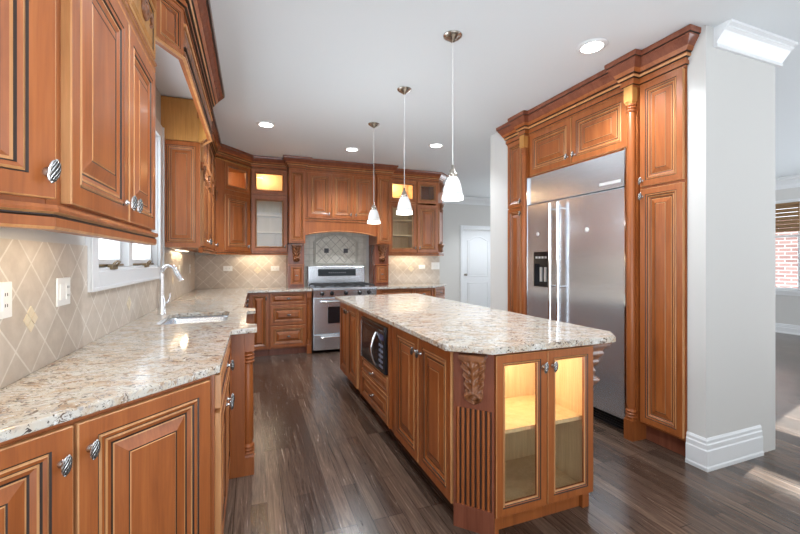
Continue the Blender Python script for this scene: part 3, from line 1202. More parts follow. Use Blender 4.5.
for (a, b) in ((0.09, 0.62), (0.63, 0.965)):
    door(t, a, b, 0.715, 0.868, kind='drawer', knob=((a + b) / 2, 0.79), tilt=PI / 2)
    door(t, a, b, 0.11, 0.70, knob=(b - 0.035, 0.63))
t = thing('end_base_cabinet', 'angled base cabinet at the right end of the back worktop', 'cabinet', (2.752, YB, 0), 40.0)
L = 0.45
MB().prism([(0.0, 0.0), (L, 0.0), (L + 0.16, 0.26), (0.40, 0.47), (0.0, 0.01)], 0.09, 0.884).build('carcass', WOODS, t)
MB().prism([(0.05, 0.04), (L - 0.03, 0.04), (L + 0.10, 0.24), (0.38, 0.42)], 0.0, 0.09, 3).build('toe_kick', WOODS, t)
door(t, 0.03, L - 0.02, 0.715, 0.868, kind='drawer', knob=(L / 2, 0.79), tilt=PI / 2)
door(t, 0.03, L - 0.02, 0.11, 0.70, knob=(0.07, 0.63))

# ------------------------------------------------------------------ upper cabinets, window side
XF = -0.44      # carcass face; doors stand 22 mm proud
G0 = [(WL, 0.80), (XF, 1.12), (XF, 2.13)]
t = thing('angled_upper_cabinet', 'angled single-door upper cabinet at the near left end', 'cabinet', (WL, 0.80, 1.40), 45)
L = 0.32 * 2 ** 0.5
mb = MB()
mb.prism([(0.003, 0.0), (L, 0.0), (L / 2 + 0.003, L / 2 - 0.002)], 0.055, 1.25)
mb.build('carcass', WOODS, t)
door(t, 0.01, L + 0.012, 0.07, 0.80, knob=(L - 0.004, 0.128))
door(t, 0.01, L + 0.012, 0.87, 1.19)
rail_moulding(t, [(WL + 0.002, 0.802), (XF, 1.12)], 0, 0.055, 0.03, None, (XF, 2.13))
crown(t, [(WL + 0.03, 0.83), (XF, 1.12)], None, (XF, 2.13), zb=1.22, top=CEIL - 1.40 - 0.004)

t = thing('upper_cabinet', 'tall two-door upper cabinet with rosette panels left of the window', 'cabinet', (XF, 1.123, 1.40), 90)
carcass(t, 1.007, -XF + WL + 0.0 if False else 0.318, 0.055, 1.25)
Mi = None
door(t, 0.075, 0.556, 0.07, 0.80, knob=(0.525, 0.135))
door(t, 0.572, 0.985, 0.07, 0.80, knob=(0.604, 0.135))
rail_moulding(t, [(XF, 1.12), (XF, 2.128)], 0, 0.055, 0.03, (WL, 0.80), None)
rail_moulding(t, [(XF, 1.12), (XF, 2.128)], 0.81, 0.86, 0.024, (WL, 0.80), None, name='belt_moulding')
for (a, b) in ((0.075, 0.556), (0.572, 0.985)):
    mb = MB()
    s = 0.9
    mb.rings(a, b, 0.868, 1.10, door_profile(0.36))
    o = mb.build('frieze_panel', [M_HONEY, M_GLAZE, M_RUB], t)
    mb = MB()
    cx, cz = (a + b) / 2, 0.985
    for k in range(8):
        an = PI / 4 * k
        mb.M = Matrix.Translation((cx, -0.024, cz)) @ Matrix.Rotation(an, 4, 'Y')
        mb.lathe([(0.0, -0.028), (0.010, -0.018), (0.013, 0.0), (0.008, 0.018), (0, 0.026)], (0.034, 0, 0), 8)
    mb.M = Matrix.Translation((cx, -0.024, cz))
    mb.lathe([(0.022, -0.004), (0.022, 0.006), (0.014, 0.012), (0, 0.014)], (0, 0, 0), 14, 0, 'y')
    for s in (-1, 1):
        mb.tube([(s * 0.06, 0, 0.0), (s * 0.085, -0.002, 0.03), (s * 0.115, -0.002, 0.02), (s * 0.12, -0.002, -0.01), (s * 0.10, -0.002, -0.02)], 0.008, 8)
    mb.build('carved_rosette', M_CARVED, o)
crown(t, [(XF, 1.12), (XF, 2.13)], (WL, 0.80), (-0.335, 2.31), zb=1.22, top=CEIL - 1.404)

# bridging valance over the window
BP = [(XF, 2.132), (-0.335, 2.31), (-0.335, 3.80), (XF, 4.03)]
t = thing('window_valance', 'carved wooden valance bridging the uppers above the window', 'valance', (0, 0, 2.38))
th = 0.02
def inward(p, q, d):
    e = (Vector(q) - Vector(p)).normalized()
    return Vector((-e.y, e.x)) * d
def strip(p, q, z0, z1, d, m0=0):
    mb = MB()
    n = inward(p, q, d)
    mb.prism([tuple(p), tuple(q), tuple(Vector(q) + n), tuple(Vector(p) + n)], z0, z1, m0)
    return mb
strip(BP[1], BP[2], 0, 0.40, th).build('front_board', WOODS, t)
o = strip(BP[0], BP[1], 0, 0.40, th, 0).build('near_return', WOODS, t)
mb = MB()
ln = (Vector(BP[1]) - Vector(BP[0])).length
ang = math.atan2(BP[1][1] - BP[0][1], BP[1][0] - BP[0][0])
mb.M = Matrix.Translation((BP[0][0], BP[0][1], 0)) @ Matrix.Rotation(ang, 4, 'Z')
mb.rings(0.012, ln - 0.012, 0.015, 0.25, door_profile(0.45, 0.016))
mb.build('raised_panel', WOODS, o)
o = strip(BP[2], BP[3], 0.04, 0.40, th, 4).build('far_return', WOODS, t)
mb = MB()
mb.box(WL + 0.002, XF + 0.02, 4.03, 4.05, 0.045, 0.43, 4)
mb.build('end_board', WOODS, t)
# rope, dentil and leaf carving along the front board
mb = MB()
y = BP[1][1] + 0.02
while y < BP[2][1] - 0.03:
    mb.M = Matrix.Translation((-0.335, y, 0.035)) @ Matrix.Rotation(0.6, 4, 'X')
    mb.lathe([(0, -0.02), (0.008, -0.012), (0.009, 0.0), (0.008, 0.012), (0, 0.02)], (0.006, 0, 0), 8)
    mb.M = Matrix.Translation((-0.335, y, 0.12))
    mb.lathe([(0, -0.05), (0.010, -0.03), (0.014, 0.01), (0.009, 0.04), (0, 0.052)], (0.002, 0, 0), 8)
    y += 0.034
mb.build('carved_band', M_CARVED, t)
mb = MB()
mb.sweep([(0, 0), (0.012, 0), (0.016, 0.006), (0.012, 0.014), (0, 0.014)], BP, mis=2)
mb.build('bottom_bead', WOODS, t)
mb = MB()
mb.sweep([(0, 0.062), (0.014, 0.062), (0.018, 0.066), (0.014, 0.07), (0, 0.07)], BP[1:3], mis=1)
mb.sweep([(0, 0.176), (0.014, 0.176), (0.02, 0.185), (0.014, 0.192), (0, 0.192)], BP[1:3], mis=2)
mb.build('mid_bead', WOODS, t)
crown(t, BP, (XF, 1.12), (XF, 5.0), zb=0.262, top=CEIL - 2.384, proj=0.115)

# far upper run beside the window
YS = 4.052
t = thing('upper_cabinet', 'upper cabinet run right of the window with a raised end panel', 'cabinet', (XF, YS, 1.40), 90)
Wd = 5.455 - YS
carcass(t, Wd, 0.318, 0.045, 1.25)
mb = MB()
mb.M = Matrix.Rotation(-PI / 2, 4, 'Z') @ Matrix.Translation((-0.316, 0, 0))
mb.rings(0.0, 0.316, 0.05, 1.02, door_profile(0.8, 0.02))
mb.build('end_panel', WOODS, t)
n = 3
wd = (Wd - 0.05) / n
for k in range(n):
    a = 0.03 + k * wd
    door(t, a, a + wd - 0.01, 0.06, 0.78, knob=(a + (wd - 0.05 if k % 2 == 0 else 0.04), 0.12))
    door(t, a, a + wd - 0.01, 0.86, 1.19)
for k in range(n + 1):
    corbel(t, 0.05, 0.13, 0.018, (0.032 + k * wd - (0.012 if k == n else 0.0), -0.024, 0.80), name='corbel')
rail_moulding(t, [(XF, YS - 0.02), (XF, 5.453)], 0, 0.045, 0.03, (WL, YS - 0.02), (0.0, 5.97))
rail_moulding(t, [(XF, YS), (XF, 5.453)], 0.795, 0.845, 0.028, None, (0, 5.97), name='belt_moulding')
crown(t, [(XF, YS), (XF, 5.455)], (XF, 3.9), (0.0, 5.97), zb=1.22, top=CEIL - 1.404)

# diagonal corner upper
YU = 5.97
A = Vector((XF, 5.46)); B = Vector((-0.005, YU))
t = thing('corner_upper_cabinet', 'diagonal corner upper cabinet with small lit glass door on top', 'cabinet', (A.x, A.y, 1.40), math.degrees(math.atan2(B.y - A.y, B.x - A.x)))
L = (B - A).length
th_ = math.atan2(B.y - A.y, B.x - A.x)
def loc2(p):
    d = Vector(p) - A
    return (d.x * math.cos(th_) + d.y * math.sin(th_), -d.x * math.sin(th_) + d.y * math.cos(th_))
poly = [(0, 0.0), (L, 0.0), loc2((B.x, WB - 0.002)), loc2((WL + 0.002, WB - 0.002)), loc2((WL + 0.002, A.y))]
MB().prism(poly, 0.045, 0.86).build('carcass', WOODS, t)
mb = MB()
mb.prism(poly, 1.235, 1.25, 4)
def wallp(a, b, d, z0, z1, mi):
    a, b = Vector(a), Vector(b)
    e = (b - a).normalized()
    n = Vector((-e.y, e.x)) * d
    mb.prism([tuple(a), tuple(b), tuple(b + n), tuple(a + n)], z0, z1, mi)
for i in (1, 2, 3, 4):
    wallp(poly[i], poly[(i + 1) % 5], 0.012, 0.86, 1.235, 4)
mb.box(0, 0.08, -0.001, 0.018, 0.86, 1.235, 0)
mb.box(L - 0.08, L, -0.001, 0.018, 0.86, 1.235, 0)
mb.box(0.08, L - 0.08, -0.001, 0.018, 0.86, 0.90, 0)
mb.box(0.08, L - 0.08, -0.001, 0.018, 1.20, 1.235, 0)
mb.build('top_compartment', WOODS, t)
door(t, 0.165, L - 0.05, 0.06, 0.80, knob=(L - 0.085, 0.12))
door(t, 0.165, L - 0.05, 0.865, 1.225, glass=True)
MB().box(0, 0.155, -0.02, 0, 0.05, 1.22).build('filler_stile', WOODS, t)
MB().lathe([(0.035, 0.0), (0.035, 0.012), (0, 0.014)], (L / 2, 0.2, 1.221), 16).build('puck_light', M_PUCK, t)
lamp('puck_lamp', 'POINT', (L / 2, 0.2, 1.17), 2.2, (1.0, 0.50, 0.22), t, 0.03)
rail_moulding(t, [tuple(A), tuple(B)], 0, 0.045, 0.03, (XF, 4.5), (0.5, YU))
crown(t, [tuple(A), tuple(B)], (XF, 4.5), (0.5, YU), zb=1.26, top=CEIL - 1.404)

# ------------------------------------------------------------------ upper cabinets, back wall
def glass_upper(x0, x1, label, pts, pre, post, lit=True):
    t = thing('glass_upper_cabinet', label, 'cabinet', (x0, YU, 1.40))
    w = x1 - x0
    open_carcass(t, w, WB - YU - 0.001, 0.045, 1.255, shelves=(0.33, 0.58), rails=(0.872,), back=M_MAPLE)
    MB().box(0.02, w - 0.02, 0.019, WB - YU - 0.012, 0.863, 0.881).build('divider_shelf', M_MAPLE, t)
    door(t, 0.008, w - 0.008, 0.06, 0.855, glass=True, knob=(w - 0.035, 0.13))
    door(t, 0.008, w - 0.008, 0.885, 1.24, glass=True)
    MB().lathe([(0.035, 0.0), (0.035, 0.012), (0, 0.014)], (w * 0.4, 0.15, 1.223), 16).build('puck_light', M_PUCK, t)
    lamp('puck_lamp', 'POINT', (w * 0.4, 0.15, 1.18), 2.4, WARM, t, 0.03)
    rail_moulding(t, pts, 0, 0.045, 0.03, pre, post)
    crown(t, pts, pre, post, zb=1.26, top=CEIL - 1.404)
    return t
glass_upper(0.0, 0.505, 'glass-door upper cabinet between the corner and the range hood', [(-0.005, YU), (0.508, YU)], tuple(A), None)
glass_upper(2.085, 2.585, 'glass-door upper cabinet just right of the range hood', [(2.083, YU), (2.585, YU)], None, None)
t = thing('upper_cabinet', 'upper cabinet with solid door and small dark glass door near the hall', 'cabinet', (2.588, YU, 1.40))
w = 0.40
MB().box(0, w, 0, WB - YU - 0.001, 0.045, 0.86).build('carcass', WOODS, t)
mb = MB()
mb.box(0, 0.04, 0, WB - YU - 0.001, 0.86, 1.255)
mb.box(w - 0.04, w, 0, WB - YU - 0.001, 0.86, 1.255)
mb.box(0.04, w - 0.04, 0.28, WB - YU - 0.001, 0.86, 1.255)
mb.box(0.04, w - 0.04, 0, 0.28, 1.22, 1.255)
mb.build('top_compartment', WOODS, t)
door(t, 0.012, w - 0.012, 0.06, 0.84, knob=(0.045, 0.13))
door(t, 0.012, w - 0.012, 0.885, 1.24, glass=True)
rail_moulding(t, [(2.585, YU), (2.99, YU)], 0, 0.045, 0.03, None, (3.15, 6.12))
crown(t, [(2.585, YU), (2.99, YU)], None, (3.15, 6.12), zb=1.26, top=CEIL - 1.404)
A2, B2 = Vector((2.99, YU)), Vector((3.145, 6.11))
an = math.atan2(B2.y - A2.y, B2.x - A2.x)
t = thing('end_upper_cabinet', 'narrow angled end cabinet with three carved corbels near the hall', 'cabinet', (A2.x, A2.y, 1.40), math.degrees(an))
L = (B2 - A2).length
MB().prism([(0.002, 0), (L, 0), (L + 0.11, 0.12), (0.20, 0.235), (0.002, 0.005)], 0.045, 1.255).build('carcass', WOODS, t)
MB().rings(0.02, L - 0.005, 0.20, 0.80, door_profile(0.4, 0.012)).build('side_panel', WOODS, t)
for z in (1.24, 0.90, 0.20):
    corbel(t, 0.11, 0.14, 0.05, (L / 2 + 0.01, -0.003, z))
rail_moulding(t, [tuple(A2), tuple(B2)], 0, 0.045, 0.03, (2.5, YU), (3.165, WB))
crown(t, [tuple(A2), tuple(B2)], (2.5, YU), (3.165, 6.25), zb=1.26, top=CEIL - 1.404)

# ------------------------------------------------------------------ range hood surround
HX0, HX1 = 0.512, 2.077
YT, YC = 5.80, 5.845
t = thing('range_hood_surround', 'carved wooden hood surround with arched valance over the range', 'range hood', (0, YT, 0.917))
zb = 0.917
for (a, b, side) in ((HX0, 0.742, 0), (1.845, HX1, 1)):
    mb = MB()
    mb.box(a, b, 0, WB - YT - 0.012, 1.575 - zb, 2.66 - zb)
    o = mb.build('tower', WOODS, t)
    mb = MB()
    mb.rings(a + 0.012, b - 0.012, 1.60 - zb, 2.62 - zb, door_profile(0.5, 0.018))
    mb.build('tower_panel', WOODS, o)
    mb = MB()
    mb.box(a, b, 0.13, WB - YT - 0.012, 0.001, 1.573 - zb, 3)
    o = mb.build('pedestal', WOODS, t)
    MB().rings(a + 0.03, b - 0.02, 0.97 - zb, 1.235 - zb, [(d, y + 0.13, m) for d, y, m in door_profile(0.42, 0.02)]).build('pedestal_panel', WOODS, o)
    MB().box(a - 0.001, b + 0.001, 0.10, 0.13, 1.25 - zb, 1.265 - zb).build('ledge', WOODS, o)
    corbel(t, 0.13, 0.26, 0.10, ((a + b) / 2, 0.129, 1.555 - zb))
    knob_part(o, (a + b) / 2, 1.10 - zb, 0.110, PI / 2, 0.8)
yc = YC - YT
mb = MB()
mb.box(0.744, 1.843, yc, WB - YT - 0.012, 1.93 - zb, 2.66 - zb)
mb.build('hood_box', WOODS, t)
xs = [0.775, 1.135, 1.465, 1.812]
for k in range(3):
    door(t, xs[k] + 0.004, xs[k + 1] - 0.004, 1.965 - zb, 2.625 - zb, yc, knob=(xs[k] + 0.04 if k == 2 else xs[k + 1] - 0.04, 2.02 - zb))
# arched valance board
p = [(0.744, 1.70), (0.79, 1.70)]
for k in range(21):
    a = k / 20
    p.append((0.79 + (1.80 - 0.79) * a, 1.702 + 0.052 * math.sin(PI * a) ** 0.8))
p += [(1.80, 1.70), (1.843, 1.70), (1.843, 1.929), (0.744, 1.929)]
mb = MB()
q = [(x, z - zb) for x, z in p]
mb.prism_xz(q, yc - 0.02, yc + 0.005, 0)
mb.build('arched_valance', WOODS, t)
mb = MB()
for k in range(20):
    a, b = p[2 + k], p[3 + k]
    mb.tube([(a[0], yc - 0.021, a[1] - zb + 0.012), (b[0], yc - 0.021, b[1] - zb + 0.012)], 0.006, 6, 2)
mb.build('arch_bead', WOODS, t)
rail_moulding(t, [(0.744, YC - 0.003), (1.843, YC - 0.003)], 1.905 - zb, 1.958 - zb, 0.045, name='belt_moulding')
MB().box(0.76, 1.83, yc + 0.03, WB - YT - 0.013, 1.80 - zb, 1.83 - zb).build('vent_insert', M_STEEL, t)
crown(t, [(HX0, WB - 0.03), (HX0, YT), (0.742, YT), (0.742, YC), (1.845, YC), (1.845, YT), (HX1, YT), (HX1, WB - 0.03)], zb=2.655 - zb, top=CEIL - zb - 0.003)

# ------------------------------------------------------------------ range
RX0, RX1 = 0.825, 1.755
rw = RX1 - RX0
t = thing('gas_range', 'stainless steel gas range with backguard below the hood', 'range', (RX0, 5.57, 0))
mb = MB()
mb.box(0, rw, 0.03, 0.66, 0.035, 0.90)
mb.box(0.02, rw - 0.02, 0.07, 0.6, 0.0, 0.035, 1)
mb.build('body', [M_STEEL, M_BLACK], t, 0.004)
mb = MB()
mb.box(0, rw, -0.01, 0.60, 0.901, 0.93)
mb.build('cooktop', M_STEEL, t, 0.006)
mb = MB()
mb.prism([(0, 0)] * 0 or [(0.0, 0.605), (rw, 0.605), (rw, 0.695), (0.0, 0.695)], 0.901, 1.235)
bg = mb.build('backguard', M_STEEL, t, 0.012)
MB().box(0.16, rw - 0.16, 0.598, 0.606, 1.075, 1.185).build('display', M_DISPLAY, bg)
mb = MB()
for k in range(9):
    mb.box(0.33 + k * 0.032, 0.345 + k * 0.032, 0.596, 0.599, 1.12, 1.135)
mb.build('touch_keys', plain('grey_print', (0.14, 0.15, 0.155), 0.5), bg)
mb = MB()
mb.add([(0, -0.012, 0.80), (rw, -0.012, 0.80), (rw, -0.03, 0.90), (0, -0.03, 0.90), (0, 0.03, 0.80), (rw, 0.03, 0.80), (rw, 0.03, 0.90), (0, 0.03, 0.90)],
       [(0, 1, 2, 3), (4, 7, 6, 5), (0, 4, 5, 1), (3, 2, 6, 7), (0, 3, 7, 4), (1, 5, 6, 2)])
cp = mb.build('control_panel', M_STEEL, t)
kn = None
for k, x in enumerate((0.12, 0.26, 0.465, 0.67, 0.81)):
    if kn is None:
        mb = MB()
        mb.lathe([(0.030, 0), (0.030, 0.006), (0.024, 0.008), (0.022, 0.03), (0.018, 0.034), (0, 0.034)], (0, 0, 0), 18, 0, 'y')
        mb.box(-0.004, 0.004, -0.042, -0.03, -0.022, 0.022)
        kn = mb.build('control_knob', M_BLACK, cp, 0.0, (x, -0.021, 0.85))
    else:
        copy_part(kn, cp, (x, -0.021, 0.85))
mb = MB()
mb.box(0.01, rw - 0.01, -0.02, 0.03, 0.275, 0.785)
od = mb.build('oven_door', M_STEEL, t, 0.006)
MB().box(0.20, rw - 0.20, -0.024, -0.019, 0.42, 0.66).build('oven_window', M_BLACK, od)
mb = MB()
mb.tube([(0.10, -0.065, 0.735), (rw - 0.10, -0.065, 0.735)], 0.014, 12)
for x in (0.13, rw - 0.13):
    mb.tube([(x, -0.02, 0.735), (x, -0.065, 0.735)], 0.010, 10)
mb.build('oven_handle', M_CHROME, od)
mb = MB()
mb.box(0.01, rw - 0.01, -0.02, 0.03, 0.045, 0.265)
wd_ = mb.build('warming_drawer', M_STEEL, t, 0.006)
mb = MB()
mb.tube([(0.10, -0.055, 0.23), (rw - 0.10, -0.055, 0.23)], 0.012, 12)
for x in (0.13, rw - 0.13):
    mb.tube([(x, -0.02, 0.23), (x, -0.055, 0.23)], 0.009, 10)
mb.build('drawer_handle', M_CHROME, wd_)
for gx in range(3):
    mb = MB()
    a = 0.025 + gx * (rw - 0.05) / 3 + 0.004
    b = a + (rw - 0.05) / 3 - 0.008
    for x in (a, (a + b) / 2, b):
        mb.box(x - 0.006, x + 0.006, 0.03, 0.57, 0.955, 0.968)
    for y in (0.03, 0.16, 0.30, 0.44, 0.57):
        mb.box(a - 0.006, b + 0.006, y - 0.006, y + 0.006, 0.955, 0.968)
    for x in (a, b):
        for y in (0.03, 0.57):
            mb.box(x - 0.008, x + 0.008, y - 0.008, y + 0.008, 0.931, 0.956)
    mb.build('grate', M_IRON, t)
    for y in (0.17, 0.43):
        MB().lathe([(0.05, 0.931), (0.05, 0.938), (0.038, 0.942), (0.038, 0.95), (0, 0.951)], ((a + b) / 2, y, 0), 18).build('burner', M_IRON, t)

# ------------------------------------------------------------------ fridge wall (faces -x; local x runs towards the camera)
FX = 2.682      # carcass face, doors proud to 2.66
YF0, YF1 = 3.318, 2.042
t = thing('pantry_cabinet', 'narrow tall pantry cabinet with turned post on the far side of the fridge', 'cabinet', (FX, 3.608, 0), -90)
w = 3.608 - 3.320
carcass(t, w, 0.66, 0, 2.64, 0.10, 0.08)
door(t, 0.012, w - 0.012, 1.895, 2.60, knob=(w - 0.04, 1.95))
door(t, 0.012, w - 0.012, 0.13, 1.885, knob=(w - 0.04, 1.82))
MB().box(w + 0.001, w + 0.073, -0.03, 0.66, 0.0, 2.64).build('side_panel', WOODS, t)
turned_post(t, w + 0.037, -0.045, 0.0, 2.64, 0.034, top_block=0.14, bot_block=0.15, top_mi=4, bot_mi=0)
crown(t, [(NX - 0.005, 3.608), (FX - 0.012, 3.608), (FX - 0.012, YF0), (FX - 0.07, YF0), (FX - 0.07, YF0 - 0.078), (FX - 0.022, YF0 - 0.078)], zb=2.60)
t = thing('over_fridge_cabinet', 'wide two-door cabinet over the refrigerator', 'cabinet', (FX, 3.318, 2.175), -90)
w = 3.318 - 2.042
mb = MB()
mb.box(0.075, w - 0.075, 0, 0.66, 0, 0.465)
mb.build('carcass', WOODS, t)
door(t, 0.085, w / 2 - 0.004, 0.015, 0.425, knob=(w / 2 - 0.04, 0.085))
door(t, w / 2 + 0.004, w - 0.085, 0.015, 0.425, knob=(w / 2 + 0.04, 0.085))
crown(t, [(FX - 0.022, YF0 - 0.0785), (FX - 0.022, YF1 + 0.0785)], (FX - 0.07, YF0 - 0.0785), (FX - 0.07, YF1 + 0.0785), zb=0.425, top=CEIL - 2.175 - 0.004)
t = thing('pantry_cabinet', 'tall two-door pantry cabinet between the fridge and the white pillar', 'cabinet', (FX, 2.038, 0), -90)
w = 2.038 - 1.714
carcass(t, w, 0.66, 0, 2.64, 0.13, 0.06)
door(t, 0.012, w - 0.008, 1.865, 2.605, knob=(0.032, 1.905))
door(t, 0.012, w - 0.008, 0.15, 1.845, knob=(0.032, 1.79))
MB().box(-0.074, -0.001, -0.03, 0.66, 0.0, 2.64).build('side_panel', WOODS, t)
turned_post(t, -0.037, -0.045, 0.0, 2.64, 0.034, top_block=0.14, bot_block=0.15, top_mi=4, bot_mi=0)
crown(t, [(FX - 0.022, YF1 + 0.078), (FX - 0.07, YF1 + 0.078), (FX - 0.07, YF1), (FX - 0.012, YF1), (FX - 0.012, 1.714), (NX - 0.005, 1.714)], zb=2.60)

# fridge
t = thing('refrigerator', 'built-in stainless steel side-by-side refrigerator with water dispenser', 'refrigerator', (2.665, 3.241, 0), -90)
w = 3.241 - 2.119
mb = MB()
mb.box(0.004, w - 0.004, 0.012, 0.66, 0.115, 2.168)
mb.box(0.02, w - 0.02, 0.04, 0.60, 0.0, 0.115, 1)
mb.build('body', [M_BLACK, M_TOE], t)
mb = MB()
mb.box(0.0, w, -0.012, 0.012, 1.893, 2.170)
gr = mb.build('top_grille', M_STEEL, t, 0.006)
M_SILVER = plain('silver_plate', (0.75, 0.75, 0.75), 0.3, 0.6)
MB().box(w - 0.25, w - 0.06, -0.016, -0.012, 1.93, 1.952).build('badge_plate', M_SILVER, gr)
sp = 0.435
mb = MB()
dx0, dx1, dz0, dz1 = 0.105, 0.315, 1.07, 1.41
mb.box(0.008, dx0, -0.03, 0.011, 0.12, 1.882)
mb.box(dx1, sp - 0.004, -0.03, 0.011, 0.12, 1.882)
mb.box(dx0, dx1, -0.03, 0.011, 0.12, dz0)
mb.box(dx0, dx1, -0.03, 0.011, dz1, 1.882)
ld = mb.build('freezer_door', M_STEEL, t)
mb = MB()
mb.box(dx0, dx1, -0.032, -0.028, 1.29, dz1)
mb.box(dx0, dx0 + 0.012, -0.032, 0.01, dz0, 1.29)
mb.box(dx1 - 0.012, dx1, -0.032, 0.01, dz0, 1.29)
mb.box(dx0 + 0.012, dx1 - 0.012, 0.0, 0.010, dz0, 1.29)
mb.box(dx0 + 0.012, dx1 - 0.012, -0.034, 0.0, dz0, dz0 + 0.014)
dp = mb.build('dispenser', M_BLACK, ld)
mb = MB()
for x in (dx0 + 0.075, dx0 + 0.135):
    mb.box(x - 0.012, x + 0.012, -0.012, 0.0, dz0 + 0.05, dz0 + 0.19)
for k in range(4):
    mb.box(dx0 + 0.03 + k * 0.042, dx0 + 0.055 + k * 0.042, -0.035, -0.031, 1.345, 1.365)
mb.build('dispenser_paddle', M_SILVER, ld)
mb = MB()
mb.box(sp + 0.004, w - 0.008, -0.03, 0.011, 0.12, 1.882)
rd = mb.build('fridge_door', M_STEEL, t, 0.006)
for dd, x in ((ld, sp - 0.05), (rd, sp + 0.05)):
    mb = MB()
    mb.tube([(x, -0.085, 0.32), (x, -0.085, 1.855)], 0.014, 12)
    for z in (0.38, 1.09, 1.80):
        mb.tube([(x, -0.03, z), (x, -0.085, z)], 0.009, 8)
    mb.build('door_handle', M_CHROME, dd)
for dd, x in ((ld, 0.16), (rd, 0.76)):
    mb = MB()
    mb.lathe([(0.020, 0), (0.020, 0.003), (0.012, 0.005), (0, 0.005)], (x, -0.030, 1.585), 20, 0, 'y')
    mb.build('round_badge', M_SILVER, dd)
mb = MB()
mb.box(w - 0.009, w, -0.034, 0.011, 0.115, 2.172)
mb.box(0, 0.007, -0.034, 0.011, 0.115, 2.172)
mb.build('edge_trim', M_CHROME, t)
mb = MB()
for k in range(5):
    mb.box(0.02, w - 0.02, 0.034, 0.041, 0.012 + k * 0.02, 0.024 + k * 0.02)
mb.build('toe_grille', M_BLACK, t)

# ------------------------------------------------------------------ island
IX0, IX1, IY0, IY1 = 0.962, 1.705, 1.582, 4.36
t = thing('kitchen_island', 'long cherry wood kitchen island with fluted corner and glass end doors', 'kitchen island', (0, 0, 0))
CH = 0.125      # clipped corner
mb = MB()
mb.prism([(IX0, IY0 + CH + 0.012), (IX0 + 0.30, IY0 + 0.42), (IX1, IY0 + 0.42), (IX1, IY1), (IX0, IY1)], 0.085, 0.884)
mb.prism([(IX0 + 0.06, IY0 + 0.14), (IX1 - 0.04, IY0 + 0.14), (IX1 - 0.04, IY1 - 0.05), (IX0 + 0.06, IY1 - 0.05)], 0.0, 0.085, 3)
body = mb.build('carcass', WOODS, t)

def side_frame(y0, y1):     # a local frame on the -x face (x local towards the camera)
    return Matrix.Translation((IX0, y1, 0)) @ Matrix.Rotation(-PI / 2, 4, 'Z')


def island_front(x0, x1, z0, z1, kind, knob=None, tilt=0.3):
    """x0..x1 measured from the far end of the long face towards the camera"""
    s = min(1.0, min(x1 - x0, z1 - z0) / 0.36)
    mb = MB()
    mb.rings(x0, x1, z0, z1, door_profile(s))
    o = mb.build(kind, WOODS, t)
    o.location = (IX0, IY1, 0)
    o.rotation_euler = (0, 0, -PI / 2)
    if knob:
        knob_part(o, knob[0], knob[1], -0.022, tilt)
    return o
def fy(y):
    return IY1 - y
island_front(fy(4.345), fy(3.985), 0.10, 0.865, 'door', (fy(4.02), 0.79))
island_front(fy(3.975), fy(3.60), 0.10, 0.865, 'door', (fy(3.945), 0.79))
island_front(fy(2.565), fy(2.150), 0.10, 0.865, 'door', (fy(2.185), 0.775))
island_front(fy(2.140), fy(1.735), 0.10, 0.865, 'door', (fy(2.105), 0.775))
island_front(fy(3.43), fy(2.71), 0.335, 0.455, 'drawer', (fy(3.07), 0.395), PI / 2)
island_front(fy(3.43), fy(2.71), 0.105, 0.32, 'drawer', (fy(3.07), 0.215), PI / 2)
mb = MB()
mb.box(0.94, 0.962, 3.445, 3.475, 0.10, 0.87)
mb.box(0.94, 0.962, 2.665, 2.695, 0.10, 0.87)
mb.box(0.94, 0.962, 2.695, 3.445, 0.845, 0.87)
mb.build('pilaster_strip', WOODS, t)

# clipped corner panel: fluting below, acanthus above
c0 = Vector((IX0 - 0.015, IY0 + CH + 0.012))
c1 = Vector((IX0 + CH - 0.002, IY0 - 0.012))
ang = math.atan2(c1.y - c0.y, c1.x - c0.x)
L = (c1 - c0).length
mb = MB()
pm = Matrix.Translation((c0.x, c0.y, 0)) @ Matrix.Rotation(ang, 4, 'Z')
mb.M = pm
mb.box(0, L, 0.012, 0.05, 0.0, 0.884, 3)
mb.box(0, L, 0.0, 0.012, 0.0, 0.115, 3)
mb.box(0, L, 0.0, 0.012, 0.60, 0.884, 3)
nf = 7
m0 = 0.012
fw = (L - 2 * m0) / nf
mb.box(0, m0, 0, 0.012, 0.115, 0.60, 3)
mb.box(L - m0, L, 0, 0.012, 0.115, 0.60, 3)
for k in range(nf):
    xa = m0 + k * fw
    mb.lathe([(fw * 0.30, 0.115), (fw * 0.30, 0.60)], (xa + fw * 0.28, 0.012, 0), 8, 0, 'z', PI, 2 * PI)
    mb.box(xa + fw * 0.68, xa + fw * 0.98, 0.0105, 0.0135, 0.115, 0.60, 1)
mb.build('fluted_corner_panel', WOODS, t)
corbel(t, 0.115, 0.235, 0.06, tuple(pm @ Vector((L * 0.53, 0.0, 0.862))), math.degrees(ang))

